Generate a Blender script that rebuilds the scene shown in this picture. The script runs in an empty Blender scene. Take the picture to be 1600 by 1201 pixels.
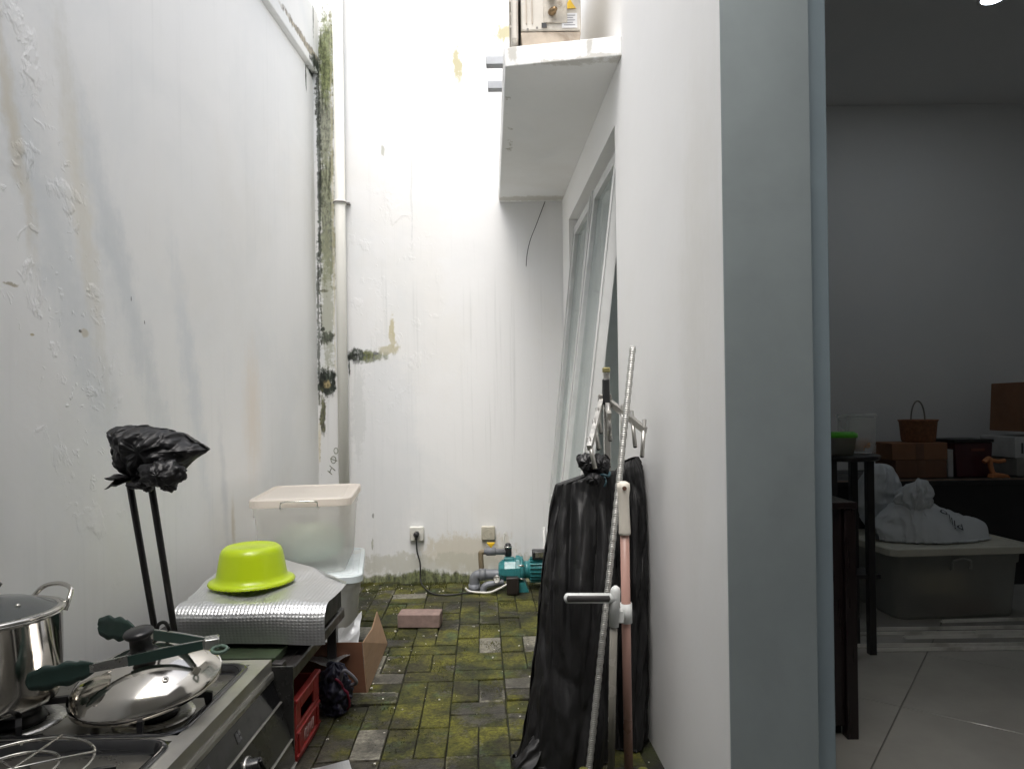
import bpy, bmesh, math, random
from mathutils import Vector, Matrix, Euler, noise
random.seed(7)
R = math.radians
SC = bpy.context.scene
COL = SC.collection

# ------------------------------------------------------------------ camera
F, HC, YH, ROLL = 1075.0, 1.05, 638.0, 0.0150
cam_d = bpy.data.cameras.new('camera')
cam = bpy.data.objects.new('camera', cam_d)
COL.objects.link(cam)
cam.location = (0, 0, HC)
cam.rotation_euler = (Matrix.Rotation(R(90), 3, 'X') @ Matrix.Rotation(-ROLL, 3, 'Z')).to_euler()
cam_d.sensor_fit = 'HORIZONTAL'
cam_d.sensor_width = 36.0
cam_d.lens = 36.0 * F / 1600.0
cam_d.shift_y = (YH - 600.5) / 1600.0
cam_d.clip_start = 0.02
cam_d.clip_end = 500
SC.camera = cam

# ------------------------------------------------------------------ world, sun, exposure
SUN_EL, SUN_ROT = R(66), R(195)
w = bpy.data.worlds.new('World'); SC.world = w; w.use_nodes = True
nt = w.node_tree; nt.nodes.clear()
sky = nt.nodes.new('ShaderNodeTexSky'); sky.sky_type = 'NISHITA'
sky.sun_disc = False; sky.sun_elevation = SUN_EL; sky.sun_rotation = SUN_ROT
sky.dust_density = 6.0; sky.air_density = 1.0; sky.ozone_density = 1.0
hs = nt.nodes.new('ShaderNodeHueSaturation'); hs.inputs['Saturation'].default_value = 0.36
bg = nt.nodes.new('ShaderNodeBackground'); bg.inputs['Strength'].default_value = 0.15
wo = nt.nodes.new('ShaderNodeOutputWorld')
nt.links.new(sky.outputs[0], hs.inputs['Color']); nt.links.new(hs.outputs[0], bg.inputs['Color'])
nt.links.new(bg.outputs[0], wo.inputs['Surface'])
sd = bpy.data.lights.new('sun', 'SUN'); sd.energy = 0.32; sd.angle = R(40); sd.color = (1, 0.985, 0.95)
so = bpy.data.objects.new('sun', sd); COL.objects.link(so)
sdir = Vector((math.sin(SUN_ROT) * math.cos(SUN_EL), math.cos(SUN_ROT) * math.cos(SUN_EL), math.sin(SUN_EL)))
so.rotation_euler = sdir.to_track_quat('Z', 'Y').to_euler(); so.location = (0, 2.5, 6)
SC.view_settings.view_transform = 'Standard'; SC.view_settings.look = 'None'
SC.view_settings.gamma = 1.0; SC.view_settings.exposure = 1.25
SC.view_settings.use_curve_mapping = False
SC.cycles.use_denoising = True
SC.cycles.max_bounces = 12; SC.cycles.diffuse_bounces = 8; SC.cycles.glossy_bounces = 6
SC.cycles.transmission_bounces = 10; SC.cycles.transparent_max_bounces = 16
SC.cycles.sample_clamp_indirect = 6.0

# ------------------------------------------------------------------ pixel helpers (direction of a photo pixel)
cr, sr = math.cos(ROLL), math.sin(ROLL)
def ray(px, py):
    u = (px - 800) / F; v = -(py - YH) / F
    return Vector((u * cr + v * sr, 1.0, -u * sr + v * cr))
def at(px, py, d):
    r = ray(px, py); return Vector((r.x * d, d, HC + r.z * d))
def onz(px, py, z=0.0):
    r = ray(px, py); return at(px, py, (z - HC) / r.z)
def LW(y): return -1.392 + 0.0465 * y          # left wall x at depth y
def RW(y): return 0.535 - 0.0512 * y           # house wall x at depth y
def BW(x): return 4.2 - 0.0465 * (x + 0.39)    # back wall depth at x
def on_left(px, py):
    r = ray(px, py); d = -1.392 / (r.x - 0.0465); return at(px, py, d)
def on_back(px, py):
    r = ray(px, py); d = (4.2 - 0.0465 * 0.39) / (1 + 0.0465 * r.x); return at(px, py, d)
def on_right(px, py):
    r = ray(px, py); d = 0.535 / (r.x + 0.0512); return at(px, py, d)

# ------------------------------------------------------------------ materials
class NT:
    def __init__(s, name):
        s.m = bpy.data.materials.new(name); s.m.use_nodes = True
        s.t = s.m.node_tree; s.b = s.t.nodes['Principled BSDF']; s.out = s.t.nodes['Material Output']
        s._pos = None
    def n(s, typ, **kw):
        x = s.t.nodes.new(typ)
        for k, v in kw.items(): setattr(x, k, v)
        return x
    def l(s, a, b): s.t.links.new(a, b)
    def set(s, sock, v):
        if hasattr(v, 'is_output') or isinstance(v, bpy.types.NodeSocket): s.l(v, sock)
        else: sock.default_value = v
    def pos(s):
        if s._pos is None: s._pos = s.n('ShaderNodeNewGeometry').outputs['Position']
        return s._pos
    def obj(s): return s.n('ShaderNodeTexCoord').outputs['Object']
    def uv(s): return s.n('ShaderNodeTexCoord').outputs['UV']
    def vm(s, op, a, b=None, scale=None):
        x = s.n('ShaderNodeVectorMath', operation=op); s.set(x.inputs[0], a)
        if b is not None: s.set(x.inputs[1], b)
        if scale is not None: s.set(x.inputs['Scale'], scale)
        return x.outputs['Value'] if op in ('LENGTH', 'DOT_PRODUCT') else x.outputs[0]
    def ma(s, op, a, b=None, c=None, clamp=False):
        x = s.n('ShaderNodeMath', operation=op); x.use_clamp = clamp; s.set(x.inputs[0], a)
        if b is not None: s.set(x.inputs[1], b)
        if c is not None: s.set(x.inputs[2], c)
        return x.outputs[0]
    def noise(s, vec, scale, detail=4, rough=0.55, dist=0.0, color=False):
        x = s.n('ShaderNodeTexNoise'); s.l(vec, x.inputs['Vector'])
        x.inputs['Scale'].default_value = scale; x.inputs['Detail'].default_value = detail
        x.inputs['Roughness'].default_value = rough; x.inputs['Distortion'].default_value = dist
        return x.outputs['Color' if color else 'Fac']
    def mr(s, v, a, b, c=0.0, d=1.0, smooth=True):
        x = s.n('ShaderNodeMapRange'); x.interpolation_type = 'SMOOTHSTEP' if smooth else 'LINEAR'
        s.set(x.inputs[0], v)
        for i, q in enumerate((a, b, c, d)): s.set(x.inputs[i + 1], q)
        return x.outputs[0]
    def mix(s, f, a, b):
        x = s.n('ShaderNodeMix', data_type='RGBA')
        s.set(x.inputs[0], f)
        s.set(x.inputs[6], a if not isinstance(a, tuple) else (*a, 1) if len(a) == 3 else a)
        s.set(x.inputs[7], b if not isinstance(b, tuple) else (*b, 1) if len(b) == 3 else b)
        return x.outputs[2]
    def bump(s, h, strength=0.3, dist=0.01, normal=None):
        x = s.n('ShaderNodeBump'); s.l(h, x.inputs['Height'])
        x.inputs['Strength'].default_value = strength; x.inputs['Distance'].default_value = dist
        if normal is not None: s.l(normal, x.inputs['Normal'])
        return x.outputs[0]
    def base(s, c): s.set(s.b.inputs['Base Color'], (*c, 1) if isinstance(c, tuple) else c)

def simple(name, col, rough=0.5, metal=0.0, var=0.15, vs=8.0, bump=0.05, bs=60.0, bd=0.002, dirt=None, dirt_amt=0.0, coat=0.0, spec=0.5, rv=0.1, stretch=None, trans=0.0, emis=None):
    g = NT(name); p = g.obj()
    if stretch: p = g.vm('MULTIPLY', p, stretch)
    f = g.noise(p, vs, 5, 0.6)
    dark = tuple(c * (1 - var) for c in col); light = tuple(min(1, c * (1 + var)) for c in col)
    c = g.mix(g.mr(f, 0.3, 0.7), dark, light)
    if dirt:
        c = g.mix(g.ma('MULTIPLY', g.mr(g.noise(p, vs * 0.6, 6, 0.65, 0.6), 0.5, 0.72), dirt_amt), c, dirt)
    g.base(c)
    g.l(g.mr(g.noise(p, vs * 2.3, 4), 0.3, 0.7, max(0.02, rough - rv), min(1, rough + rv)), g.b.inputs['Roughness'])
    g.b.inputs['Metallic'].default_value = metal
    g.b.inputs['Coat Weight'].default_value = coat
    g.b.inputs['Specular IOR Level'].default_value = spec
    if bump: g.l(g.bump(g.noise(p, bs, 4), bump, bd), g.b.inputs['Normal'])
    if trans: g.b.inputs['Transmission Weight'].default_value = trans
    if emis:
        g.b.inputs['Emission Color'].default_value = (*emis[0], 1); g.b.inputs['Emission Strength'].default_value = emis[1]
    return g.m

WH = (0.80, 0.80, 0.79)
def wall_mat(name, base=WH, stains=(), streak=0.12, blot=0.15, blotA=(0.72, 0.69, 0.62), blotB=(0.62, 0.66, 0.68), peel=0.0, peel_mask=None, rough=0.75, swirl=0.0):
    """stains: (centre, radii(x,y,z), colour, strength, warp, angle about x)"""
    g = NT(name); p = g.pos()
    c = (*base, 1)
    if blot:
        f = g.mr(g.noise(p, 1.3, 5, 0.6, 0.4), 0.46, 0.66)
        c = g.mix(g.ma('MULTIPLY', f, blot * 2.2), c, blotA)
        q = g.vm('ADD', p, (7.3, 1.1, 4.4)); f2 = g.mr(g.noise(q, 1.1, 5, 0.6, 0.5), 0.47, 0.66)
        c = g.mix(g.ma('MULTIPLY', f2, blot * 2.6), c, blotB)
    if streak:
        q = g.vm('MULTIPLY', p, (26, 26, 0.7)); f = g.mr(g.noise(q, 1.0, 4, 0.6), 0.52, 0.78)
        ff = g.mr(g.noise(p, 0.9, 3), 0.35, 0.65)
        c = g.mix(g.ma('MULTIPLY', g.ma('MULTIPLY', f, ff), streak * 2), c, (0.52, 0.53, 0.52))
        q2 = g.vm('MULTIPLY', p, (70, 70, 1.6)); f = g.mr(g.noise(q2, 1.0, 3, 0.6), 0.6, 0.8)
        c = g.mix(g.ma('MULTIPLY', f, streak * 0.9), c, (0.5, 0.5, 0.47))
    warp = g.noise(p, 9, 5, 0.65, color=True)
    warp = g.vm('SUBTRACT', warp, (0.5, 0.5, 0.5))
    fine = g.noise(p, 34, 5, 0.7)
    vert = g.noise(g.vm('MULTIPLY', p, (46, 46, 6)), 1.0, 4, 0.65)
    mott = g.mr(g.ma('ADD', g.ma('MULTIPLY', g.noise(g.vm('MULTIPLY', p, (1, 1, .5)), 60, 6, 0.75), .6), g.ma('MULTIPLY', vert, .4)), .38, .62)
    for st in stains:
        ce, ra, col, stg, wp = st[:5]; ang = st[5] if len(st) > 5 else 0.0; hard = st[6] if len(st) > 6 else 0.45
        v = g.vm('ADD', p, g.vm('MULTIPLY', warp, (wp, wp, wp * 1.4)))
        v = g.vm('SUBTRACT', v, tuple(ce))
        if ang:
            x = g.n('ShaderNodeVectorRotate', rotation_type='X_AXIS'); g.l(v, x.inputs['Vector']); x.inputs['Angle'].default_value = ang; v = x.outputs[0]
        v = g.vm('DIVIDE', v, tuple(ra))
        d = g.vm('LENGTH', v)
        d = g.ma('ADD', d, g.ma('MULTIPLY', g.ma('SUBTRACT', g.ma('ADD', g.ma('MULTIPLY', fine, 0.5), g.ma('MULTIPLY', vert, 0.5)), 0.5), hard * 3.2))
        m = g.ma('MULTIPLY', g.mr(d, 1.0, 0.55) if len(st) > 6 or max(ra[1], ra[2]) < .1 else g.mr(d, 1.5, 0.0), stg)
        if max(col) < .3:
            col = g.mix(mott, tuple(x * .35 for x in col), tuple(min(.6, x * 1.9 + .03) for x in col))
        c = g.mix(m, c, col)
    g.base(c)
    g.b.inputs['Roughness'].default_value = rough
    h = g.ma('ADD', g.ma('MULTIPLY', g.noise(p, 3.2, 4, 0.5), 0.9), g.ma('MULTIPLY', g.noise(p, 55, 3), 0.05))
    nrm = g.bump(h, 0.35, 0.012)
    if peel:
        pk = g.mr(g.noise(g.vm('MULTIPLY', p, (1, 1, 0.75)), 8, 5, 0.55, 0.3), 0.57, 0.66)
        pk2 = g.ma('MULTIPLY', g.mr(g.noise(p, 21, 4, 0.55, 0.6), 0.60, 0.72), 0.6)
        pk = g.ma('MAXIMUM', pk, pk2)
        if peel_mask:
            ce, ra, ang = peel_mask
            v = g.vm('SUBTRACT', p, ce)
            x = g.n('ShaderNodeVectorRotate', rotation_type='X_AXIS'); g.l(v, x.inputs['Vector']); x.inputs['Angle'].default_value = ang
            d = g.vm('LENGTH', g.vm('DIVIDE', x.outputs[0], ra))
            d = g.ma('ADD', d, g.ma('MULTIPLY', g.ma('SUBTRACT', g.noise(p, 5, 4), 0.5), 1.0))
            pk = g.ma('MULTIPLY', pk, g.mr(d, 1.0, 0.6))
        nrm = g.bump(pk, peel, 0.006, nrm)
    g.l(nrm, g.b.inputs['Normal'])
    return g.m

# ------------------------------------------------------------------ mesh helpers
class MB:
    def __init__(s): s.bm = bmesh.new(); s.uvl = None
    def _add(s, verts, faces, M=None, smooth=False):
        vs = [s.bm.verts.new(M @ Vector(v) if M else Vector(v)) for v in verts]
        fs = []
        for f in faces:
            try:
                q = s.bm.faces.new([vs[i] for i in f]); q.smooth = smooth; fs.append(q)
            except ValueError: pass
        return vs, fs
    def box(s, c, size, M=None, bev=0.0, seg=2):
        x, y, z = c; a, b, h = size[0] / 2, size[1] / 2, size[2] / 2
        V = [(x + i * a, y + j * b, z + k * h) for k in (-1, 1) for j in (-1, 1) for i in (-1, 1)]
        Fc = [(0, 2, 3, 1), (4, 5, 7, 6), (0, 1, 5, 4), (2, 6, 7, 3), (0, 4, 6, 2), (1, 3, 7, 5)]
        vs, fs = s._add(V, Fc, M)
        if bev:
            ed = list({e for f in fs for e in f.edges})
            r = bmesh.ops.bevel(s.bm, geom=ed, offset=bev, segments=seg, affect='EDGES', profile=0.5)
            if seg > 1:
                for f in r['faces']: f.smooth = True
        return s
    def hexa(s, pts, bev=0.0):
        """8 points: bottom 4 ring, top 4 ring"""
        Fc = [(3, 2, 1, 0), (4, 5, 6, 7), (0, 1, 5, 4), (1, 2, 6, 5), (2, 3, 7, 6), (3, 0, 4, 7)]
        vs, fs = s._add(pts, Fc)
        if bev:
            ed = list({e for f in fs for e in f.edges})
            bmesh.ops.bevel(s.bm, geom=ed, offset=bev, segments=2, affect='EDGES', profile=0.5)
        return s
    def lathe(s, prof, seg=32, M=None, smooth=True, cap=True):
        n = len(prof); V = []; Fc = []
        for i in range(seg):
            a = 2 * math.pi * i / seg
            for r, z in prof: V.append((r * math.cos(a), r * math.sin(a), z))
        for i in range(seg):
            j = (i + 1) % seg
            for k in range(n - 1): Fc.append((i * n + k, j * n + k, j * n + k + 1, i * n + k + 1))
        vs, fs = s._add(V, Fc, M, smooth)
        if cap:
            for k in (0, n - 1):
                if prof[k][0] > 1e-5:
                    try: s.bm.faces.new([vs[i * n + k] for i in range(seg)])
                    except ValueError: pass
        bmesh.ops.remove_doubles(s.bm, verts=[v for v in vs if v.is_valid], dist=1e-6)
        return s
    def cyl(s, a, b, r, r2=None, seg=16, smooth=True):
        return s.tube([a, b], r, r2=r2, seg=seg, smooth=smooth)
    def tube(s, pts, r, r2=None, seg=10, closed=False, smooth=True, cap=True, ry=None):
        pts = [Vector(p) for p in pts]; n = len(pts); V = []; Fc = []
        up = None
        for i, p in enumerate(pts):
            if closed: t = (pts[(i + 1) % n] - pts[i - 1])
            else: t = (pts[min(i + 1, n - 1)] - pts[max(i - 1, 0)])
            t.normalize()
            if up is None:
                up = Vector((0, 0, 1)) if abs(t.z) < 0.9 else Vector((1, 0, 0))
            up = (up - t * up.dot(t)).normalized(); sd = t.cross(up)
            rr = r if r2 is None else r + (r2 - r) * i / (n - 1)
            if isinstance(r, (list, tuple)): rr = r[i]
            rb = rr if ry is None else ry
            for k in range(seg):
                a = 2 * math.pi * k / seg + (math.pi / seg if seg == 4 else 0)
                V.append(p + up * math.cos(a) * rr + sd * math.sin(a) * rb)
        m = n if closed else n - 1
        for i in range(m):
            j = (i + 1) % n
            for k in range(seg):
                q = (k + 1) % seg
                Fc.append((i * seg + k, i * seg + q, j * seg + q, j * seg + k))
        vs, fs = s._add(V, Fc, None, smooth and seg > 4)
        if cap and not closed:
            for i in (0, n - 1):
                try: s.bm.faces.new([vs[i * seg + k] for k in range(seg)])
                except ValueError: pass
        return s
    def prism(s, poly, lo, hi, axis='y', M=None, bev=0.0):
        n = len(poly)
        def P(a, b, t): return {'y': (a, t, b), 'x': (t, a, b), 'z': (a, b, t)}[axis]
        V = [P(a, b, lo) for a, b in poly] + [P(a, b, hi) for a, b in poly]
        Fc = [tuple(range(n)), tuple(range(2 * n - 1, n - 1, -1))] + [(i, i + n, (i + 1) % n + n, (i + 1) % n) for i in range(n)]
        vs, fs = s._add(V, Fc, M)
        if bev:
            ed = list({e for f in fs for e in f.edges})
            bmesh.ops.bevel(s.bm, geom=ed, offset=bev, segments=2, affect='EDGES', profile=0.5)
        return s
    def grid(s, nu, nv, f, smooth=True, wrap_u=False, uv=None):
        V = [f(i / nu, j / nv) for i in range(nu + (0 if wrap_u else 1)) for j in range(nv + 1)]
        N = nu if wrap_u else nu + 1; Fc = []
        for i in range(nu):
            for j in range(nv):
                a, b = i, (i + 1) % N
                Fc.append((a * (nv + 1) + j, b * (nv + 1) + j, b * (nv + 1) + j + 1, a * (nv + 1) + j + 1))
        vs, fs = s._add(V, Fc, None, smooth)
        if uv:
            if s.uvl is None: s.uvl = s.bm.loops.layers.uv.new('UVMap')
            idx = {v: k for k, v in enumerate(vs)}
            for q in fs:
                for lp in q.loops:
                    k = idx[lp.vert]; lp[s.uvl].uv = uv((k // (nv + 1)) / nu, (k % (nv + 1)) / nv)
        return s
    def build(s, name, m, parent=None, origin=None, label=None, cat=None, group=None, kind=None, solid=0.0, doubles=0.0, recalc=True):
        if doubles: bmesh.ops.remove_doubles(s.bm, verts=s.bm.verts, dist=doubles)
        if not recalc and sum(f.normal.z * 1 for f in [(q.normal_update(), q)[1] for q in s.bm.faces]) < 0: bmesh.ops.reverse_faces(s.bm, faces=s.bm.faces)
        if recalc: bmesh.ops.recalc_face_normals(s.bm, faces=s.bm.faces)
        o0 = Vector((0, 0, 0))
        if parent is not None: o0 = wloc(parent)
        elif origin is not None: o0 = Vector(origin)
        if o0.length: bmesh.ops.translate(s.bm, verts=s.bm.verts, vec=-o0)
        me = bpy.data.meshes.new(name); s.bm.to_mesh(me); s.bm.free()
        if isinstance(m, (list, tuple)):
            for q in m: me.materials.append(q)
        elif m: me.materials.append(m)
        o = bpy.data.objects.new(name, me); COL.objects.link(o)
        if parent is not None: o.parent = parent
        else: o.location = o0
        if solid:
            md = o.modifiers.new('thickness', 'SOLIDIFY'); md.thickness = solid; md.offset = 0
        tag(o, label, cat, group, kind)
        return o
def wloc(o):
    v = Vector((0, 0, 0))
    while o is not None: v = v + o.location; o = o.parent
    return v
def tag(o, label=None, cat=None, group=None, kind=None):
    if label: o['label'] = label
    if cat: o['category'] = cat
    if group: o['group'] = group
    if kind: o['kind'] = kind
    return o
def thing(name, loc, label, cat, group=None):
    o = bpy.data.objects.new(name, None); COL.objects.link(o); o.location = loc; o.empty_display_size = 0.05
    return tag(o, label, cat, group)
def smoothpath(pts, n=8):
    pts = [Vector(p) for p in pts]; out = []
    for i in range(len(pts) - 1):
        p0 = pts[max(i - 1, 0)]; p1 = pts[i]; p2 = pts[i + 1]; p3 = pts[min(i + 2, len(pts) - 1)]
        for k in range(n):
            t = k / n
            out.append(0.5 * ((2 * p1) + (p2 - p0) * t + (2 * p0 - 5 * p1 + 4 * p2 - p3) * t * t + (3 * p1 - p0 - 3 * p2 + p3) * t ** 3))
    out.append(pts[-1]); return out
def frame(o, z, x=None):
    """matrix with origin o, local z axis z"""
    z = Vector(z).normalized(); x = Vector(x) if x is not None else (Vector((1, 0, 0)) if abs(z.x) < 0.9 else Vector((0, 1, 0)))
    x = (x - z * x.dot(z)).normalized(); y = z.cross(x)
    return Matrix(((x.x, y.x, z.x, o[0]), (x.y, y.y, z.y, o[1]), (x.z, y.z, z.z, o[2]), (0, 0, 0, 1)))
def nz(p, s=1.0, o=0.0): return noise.noise(Vector(p) * s + Vector((o, o * 0.7, o * 1.3)))
def vor(p, s_=1.0, o=0.0):
    d_ = noise.voronoi(Vector(p) * s_ + Vector((o, o * .6, o * 1.7)))[0]; return min(1.0, d_[1] - d_[0])
def text_mesh(txt, size):
    cu = bpy.data.curves.new('t', 'FONT'); cu.body = txt; cu.size = size; cu.resolution_u = 3
    ob = bpy.data.objects.new('t', cu); COL.objects.link(ob)
    dg = bpy.context.evaluated_depsgraph_get()
    me = bpy.data.meshes.new_from_object(ob.evaluated_get(dg))
    V = [tuple(v.co) for v in me.vertices]; Fc = [tuple(p.vertices) for p in me.polygons]
    bpy.data.objects.remove(ob); bpy.data.curves.remove(cu); bpy.data.meshes.remove(me)
    return V, Fc

# ================================================================== THE SETTING
MOSS = (0.055, 0.062, 0.018); MOSSD = (0.018, 0.026, 0.016); OCH = (0.42, 0.36, 0.16); GREY = (0.25, 0.25, 0.21)
# ---- left boundary wall
def L(px, py): return on_left(px, py)
lst = [
    (L(70, 330), (0.3, 0.09, 1.0), (0.56, 0.60, 0.63), 0.45, 0.18, R(-24)),
    (L(190, 430), (0.3, 0.07, 0.75), (0.56, 0.60, 0.63), 0.5, 0.15, R(-24)),
    (L(20, 190), (0.3, 0.03, 0.35), (0.60, 0.52, 0.36), 0.5, 0.1, R(-12)),
    (L(130, 330), (0.3, 0.05, 0.5), (0.72, 0.68, 0.58), 0.6, 0.12, R(-10)),
    (L(15, 445), (0.1, 0.035, 0.006), (0.34, 0.29, 0.17), 0.7, 0.05),
    (L(126, 518), (0.1, 0.009, 0.006), (0.05, 0.05, 0.045), 1.0, 0.012),
    (L(132, 520), (0.1, 0.022, 0.014), (0.55, 0.49, 0.36), 0.6, 0.02),
    (L(205, 467), (0.1, 0.003, 0.011), (0.05, 0.05, 0.05), 1.0, 0.01),
    (L(226, 503), (0.1, 0.004, 0.009), (0.1, 0.1, 0.1), 0.9, 0.012),
    (L(50, 523), (0.1, 0.010, 0.004), (0.45, 0.38, 0.22), 0.8, 0.01),
    (L(300, 600), (0.3, 0.06, 0.55), (0.62, 0.66, 0.70), 0.5, 0.15, R(-14)),
    (L(350, 760), (0.2, 0.03, 0.3), (0.60, 0.62, 0.64), 0.5, 0.08, R(-6)),
    (L(395, 640), (0.2, 0.10, 0.30), (0.80, 0.70, 0.58), 0.55, 0.05),
    (L(365, 820), (0.2, 0.02, 0.12), (0.50, 0.43, 0.28), 0.5, 0.05),
    (L(485, 108), (0.3, 0.10, 0.045), MOSSD, 1.0, 0.08, 0, 0.6),
    (L(455, 60), (0.3, 0.14, 0.014), (0.16, 0.14, 0.09), 0.8, 0.05, 0, 0.6),
    (L(478, 118), (0.3, 0.012, 0.13), MOSSD, 0.95, 0.05, 0, 0.6),
    (L(492, 170), (0.3, 0.03, 0.25), (0.20, 0.20, 0.15), 0.6, 0.05, 0, 0.6),
    (L(490, 350), (0.3, 0.05, 0.6), (0.62, 0.61, 0.55), 0.35, 0.05, 0, 0.6),
]
M_left = wall_mat('damp_white_plaster', (0.85, 0.85, 0.84), lst, streak=0.10, blot=0.07, peel=0.5, peel_mask=(tuple(L(40, 280)), (0.6, 0.28, 1.3), R(-20)))
b = MB(); y0, y1 = -2.3, 4.26
b.hexa([(LW(y0) - .2, y0, -.1), (LW(y0), y0, -.1), (LW(y1), y1, -.1), (LW(y1) - .2, y1, -.1),
        (LW(y0) - .2, y0, 3.12), (LW(y0), y0, 3.12), (LW(y1), y1, 3.12), (LW(y1) - .2, y1, 3.12)])
wall_l = b.build('boundary_wall', M_left, origin=(LW(1), 1, 0), label='white boundary wall with peeling damp paint and blue-grey streaks behind the cooker', cat='wall')
bst = [
    (L(497, 30), (0.4, 0.10, 0.10), MOSS, 0.9, 0.06, 0, 0.6), (L(500, 80), (0.4, 0.05, 0.4), MOSSD, 0.6, 0.04, 0, 0.8),
    (L(470, 70), (0.3, 0.5, 0.03), (0.20, 0.17, 0.11), 0.85, 0.05, 0, 0.6),
    (L(487, 105), (0.3, 0.16, 0.05), MOSSD, 1.0, 0.06, 0, 0.7),
    (L(480, 20), (0.4, 0.012, 0.2), (0.05, 0.05, 0.04), 0.7, 0.02, 0, 0.7),
]
M_beam = wall_mat('stained_beam_plaster', (0.80, 0.80, 0.785), bst, streak=0.25, blot=0.12)
b = MB(); e = 0.035
b.hexa([(LW(y0) - .2, y0, 3.122), (LW(y0) + e, y0, 3.122), (LW(y1) + e, y1, 3.122), (LW(y1) - .2, y1, 3.122),
        (LW(y0) - .2, y0, 3.50), (LW(y0) + e, y0, 3.50), (LW(y1) + e, y1, 3.50), (LW(y1) - .2, y1, 3.50)], bev=0.006)
b.build('ring_beam', M_beam, parent=wall_l)

# ---- back wall
def B(px, py): return on_back(px, py)
bk = [
    (B(509, 190), (0.068, 0.3, 0.70), (0.16, 0.165, 0.115), 0.95, 0.05, 0, 0.75),
    (B(510, 90), (0.065, 0.3, 0.36), (0.10, 0.12, 0.035), 0.9, 0.05, 0, 0.7),
    (B(511, 340), (0.062, 0.3, 0.52), (0.15, 0.16, 0.095), 0.9, 0.05, 0, 0.85),
    (B(511, 470), (0.05, 0.3, 0.55), (0.30, 0.31, 0.20), 0.65, 0.03, 0, 0.9),
    (B(498, 250), (0.016, 0.3, 1.1), MOSSD, 0.8, 0.03, 0, 1.25),
    (B(498, 520), (0.012, 0.3, 0.75), (0.03, 0.04, 0.025), 0.8, 0.02, 0, 1.4),
    (B(520, 320), (0.010, 0.3, 1.3), (0.55, 0.51, 0.34), 0.5, 0.02, 0, 0.7),
    (B(511, 598), (0.065, 0.3, 0.10), MOSSD, 1.0, 0.06, 0, 0.8),
    (B(512, 600), (0.025, 0.3, 0.03), (0.25, 0.20, 0.09), 0.9, 0.03, 0, 0.6),
    (B(504, 645), (0.026, 0.3, 0.16), (0.08, 0.08, 0.03), 0.95, 0.03, 0, 0.9),
    (B(511, 530), (0.055, 0.3, 0.045), (0.03, 0.04, 0.02), 0.9, 0.05, 0, 0.9),
    (B(504, 515), (0.02, 0.3, 0.016), (0.03, 0.04, 0.02), 0.9, 0.03, 0, 0.7),
    (B(507, 455), (0.04, 0.3, 0.012), (0.10, 0.10, 0.06), 0.85, 0.03, 0, 0.8),
    (B(498, 690), (0.02, 0.3, 0.16), (0.62, 0.53, 0.28), 0.4, 0.03, 0, 0.7),
    (B(573, 556), (0.16, 0.3, 0.042), (0.09, 0.10, 0.025), 1.0, 0.05, 0, 0.7),
    (B(556, 556), (0.075, 0.3, 0.055), MOSSD, 0.95, 0.05, 0, 0.8),
    (B(588, 552), (0.022, 0.3, 0.011), (0.015, 0.018, 0.01), 1.0, 0.015, 0, 0.5),
    (B(546, 575), (0.007, 0.3, 0.06), MOSSD, 0.9, 0.02, 0, 0.8),
    (B(608, 546), (0.08, 0.3, 0.035), OCH, 0.7, 0.05, 0, 0.7),
    (B(613, 520), (0.024, 0.3, 0.12), (0.46, 0.40, 0.20), 0.75, 0.04, 0, 0.8),
    (B(714, 103), (0.035, 0.3, 0.12), (0.42, 0.37, 0.17), 0.8, 0.06, 0, 0.9),
    (B(788, 52), (0.075, 0.3, 0.06), (0.44, 0.39, 0.18), 0.8, 0.06, 0, 0.9),
    (B(765, 58), (0.06, 0.3, 0.018), (0.60, 0.56, 0.38), 0.5, 0.05, 0, 0.8),
    (B(598, 235), (0.012, 0.3, 0.035), (0.42, 0.42, 0.36), 0.8, 0.03, 0, 0.8),
    (B(642, 235), (0.008, 0.3, 0.7), (0.62, 0.63, 0.62), 0.7, 0.03, 0, 0.8),
    (B(730, 862), (0.34, 0.3, 0.13), (0.58, 0.53, 0.42), 0.7, 0.16, 0, 0.5),
    (B(690, 880), (0.9, 0.3, 0.07), (0.50, 0.49, 0.41), 0.65, 0.12, 0, 0.6),
    ((-.4, 4.2, 0.0), (1.2, 0.4, 0.065), (0.17, 0.18, 0.07), 0.8, 0.10, 0, 0.2),
    ((-.5, 4.2, 0.0), (0.5, 0.4, 0.075), (0.085, 0.10, 0.03), 0.85, 0.12, 0, 0.22),
    (B(583, 805), (0.008, 0.3, 0.02), (0.12, 0.12, 0.08), 0.9, 0.03, 0, 0.6),
    (B(582, 850), (0.007, 0.3, 0.045), (0.28, 0.28, 0.2), 0.8, 0.03, 0, 0.7),
    (B(602, 700), (0.25, 0.3, 0.8), (0.66, 0.68, 0.70), 0.35, 0.12, 0, 0.4),
    (B(560, 640), (0.05, 0.3, 0.35), (0.60, 0.61, 0.60), 0.5, 0.05, 0, 0.9),
]
M_back = wall_mat('rain_streaked_plaster', (0.79, 0.79, 0.785), bk, streak=0.26, blot=0.10, peel=0.25, peel_mask=(tuple(B(600, 480)), (0.4, 0.4, 0.9), 0))
b = MB(); xa, xb = LW(4.26) - .2, 0.62
b.hexa([(xa, BW(xa), -.1), (xb, BW(xb), -.1), (xb, BW(xb) + .2, -.1), (xa, BW(xa) + .2, -.1),
        (xa, BW(xa), 3.66), (xb, BW(xb), 3.66), (xb, BW(xb) + .2, 3.66), (xa, BW(xa) + .2, 3.66)])
b.build('rear_wall', M_back, origin=(-.4, 4.2, 0), label='rain-streaked white rear wall with green mould beside the drainpipe', cat='wall')

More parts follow.
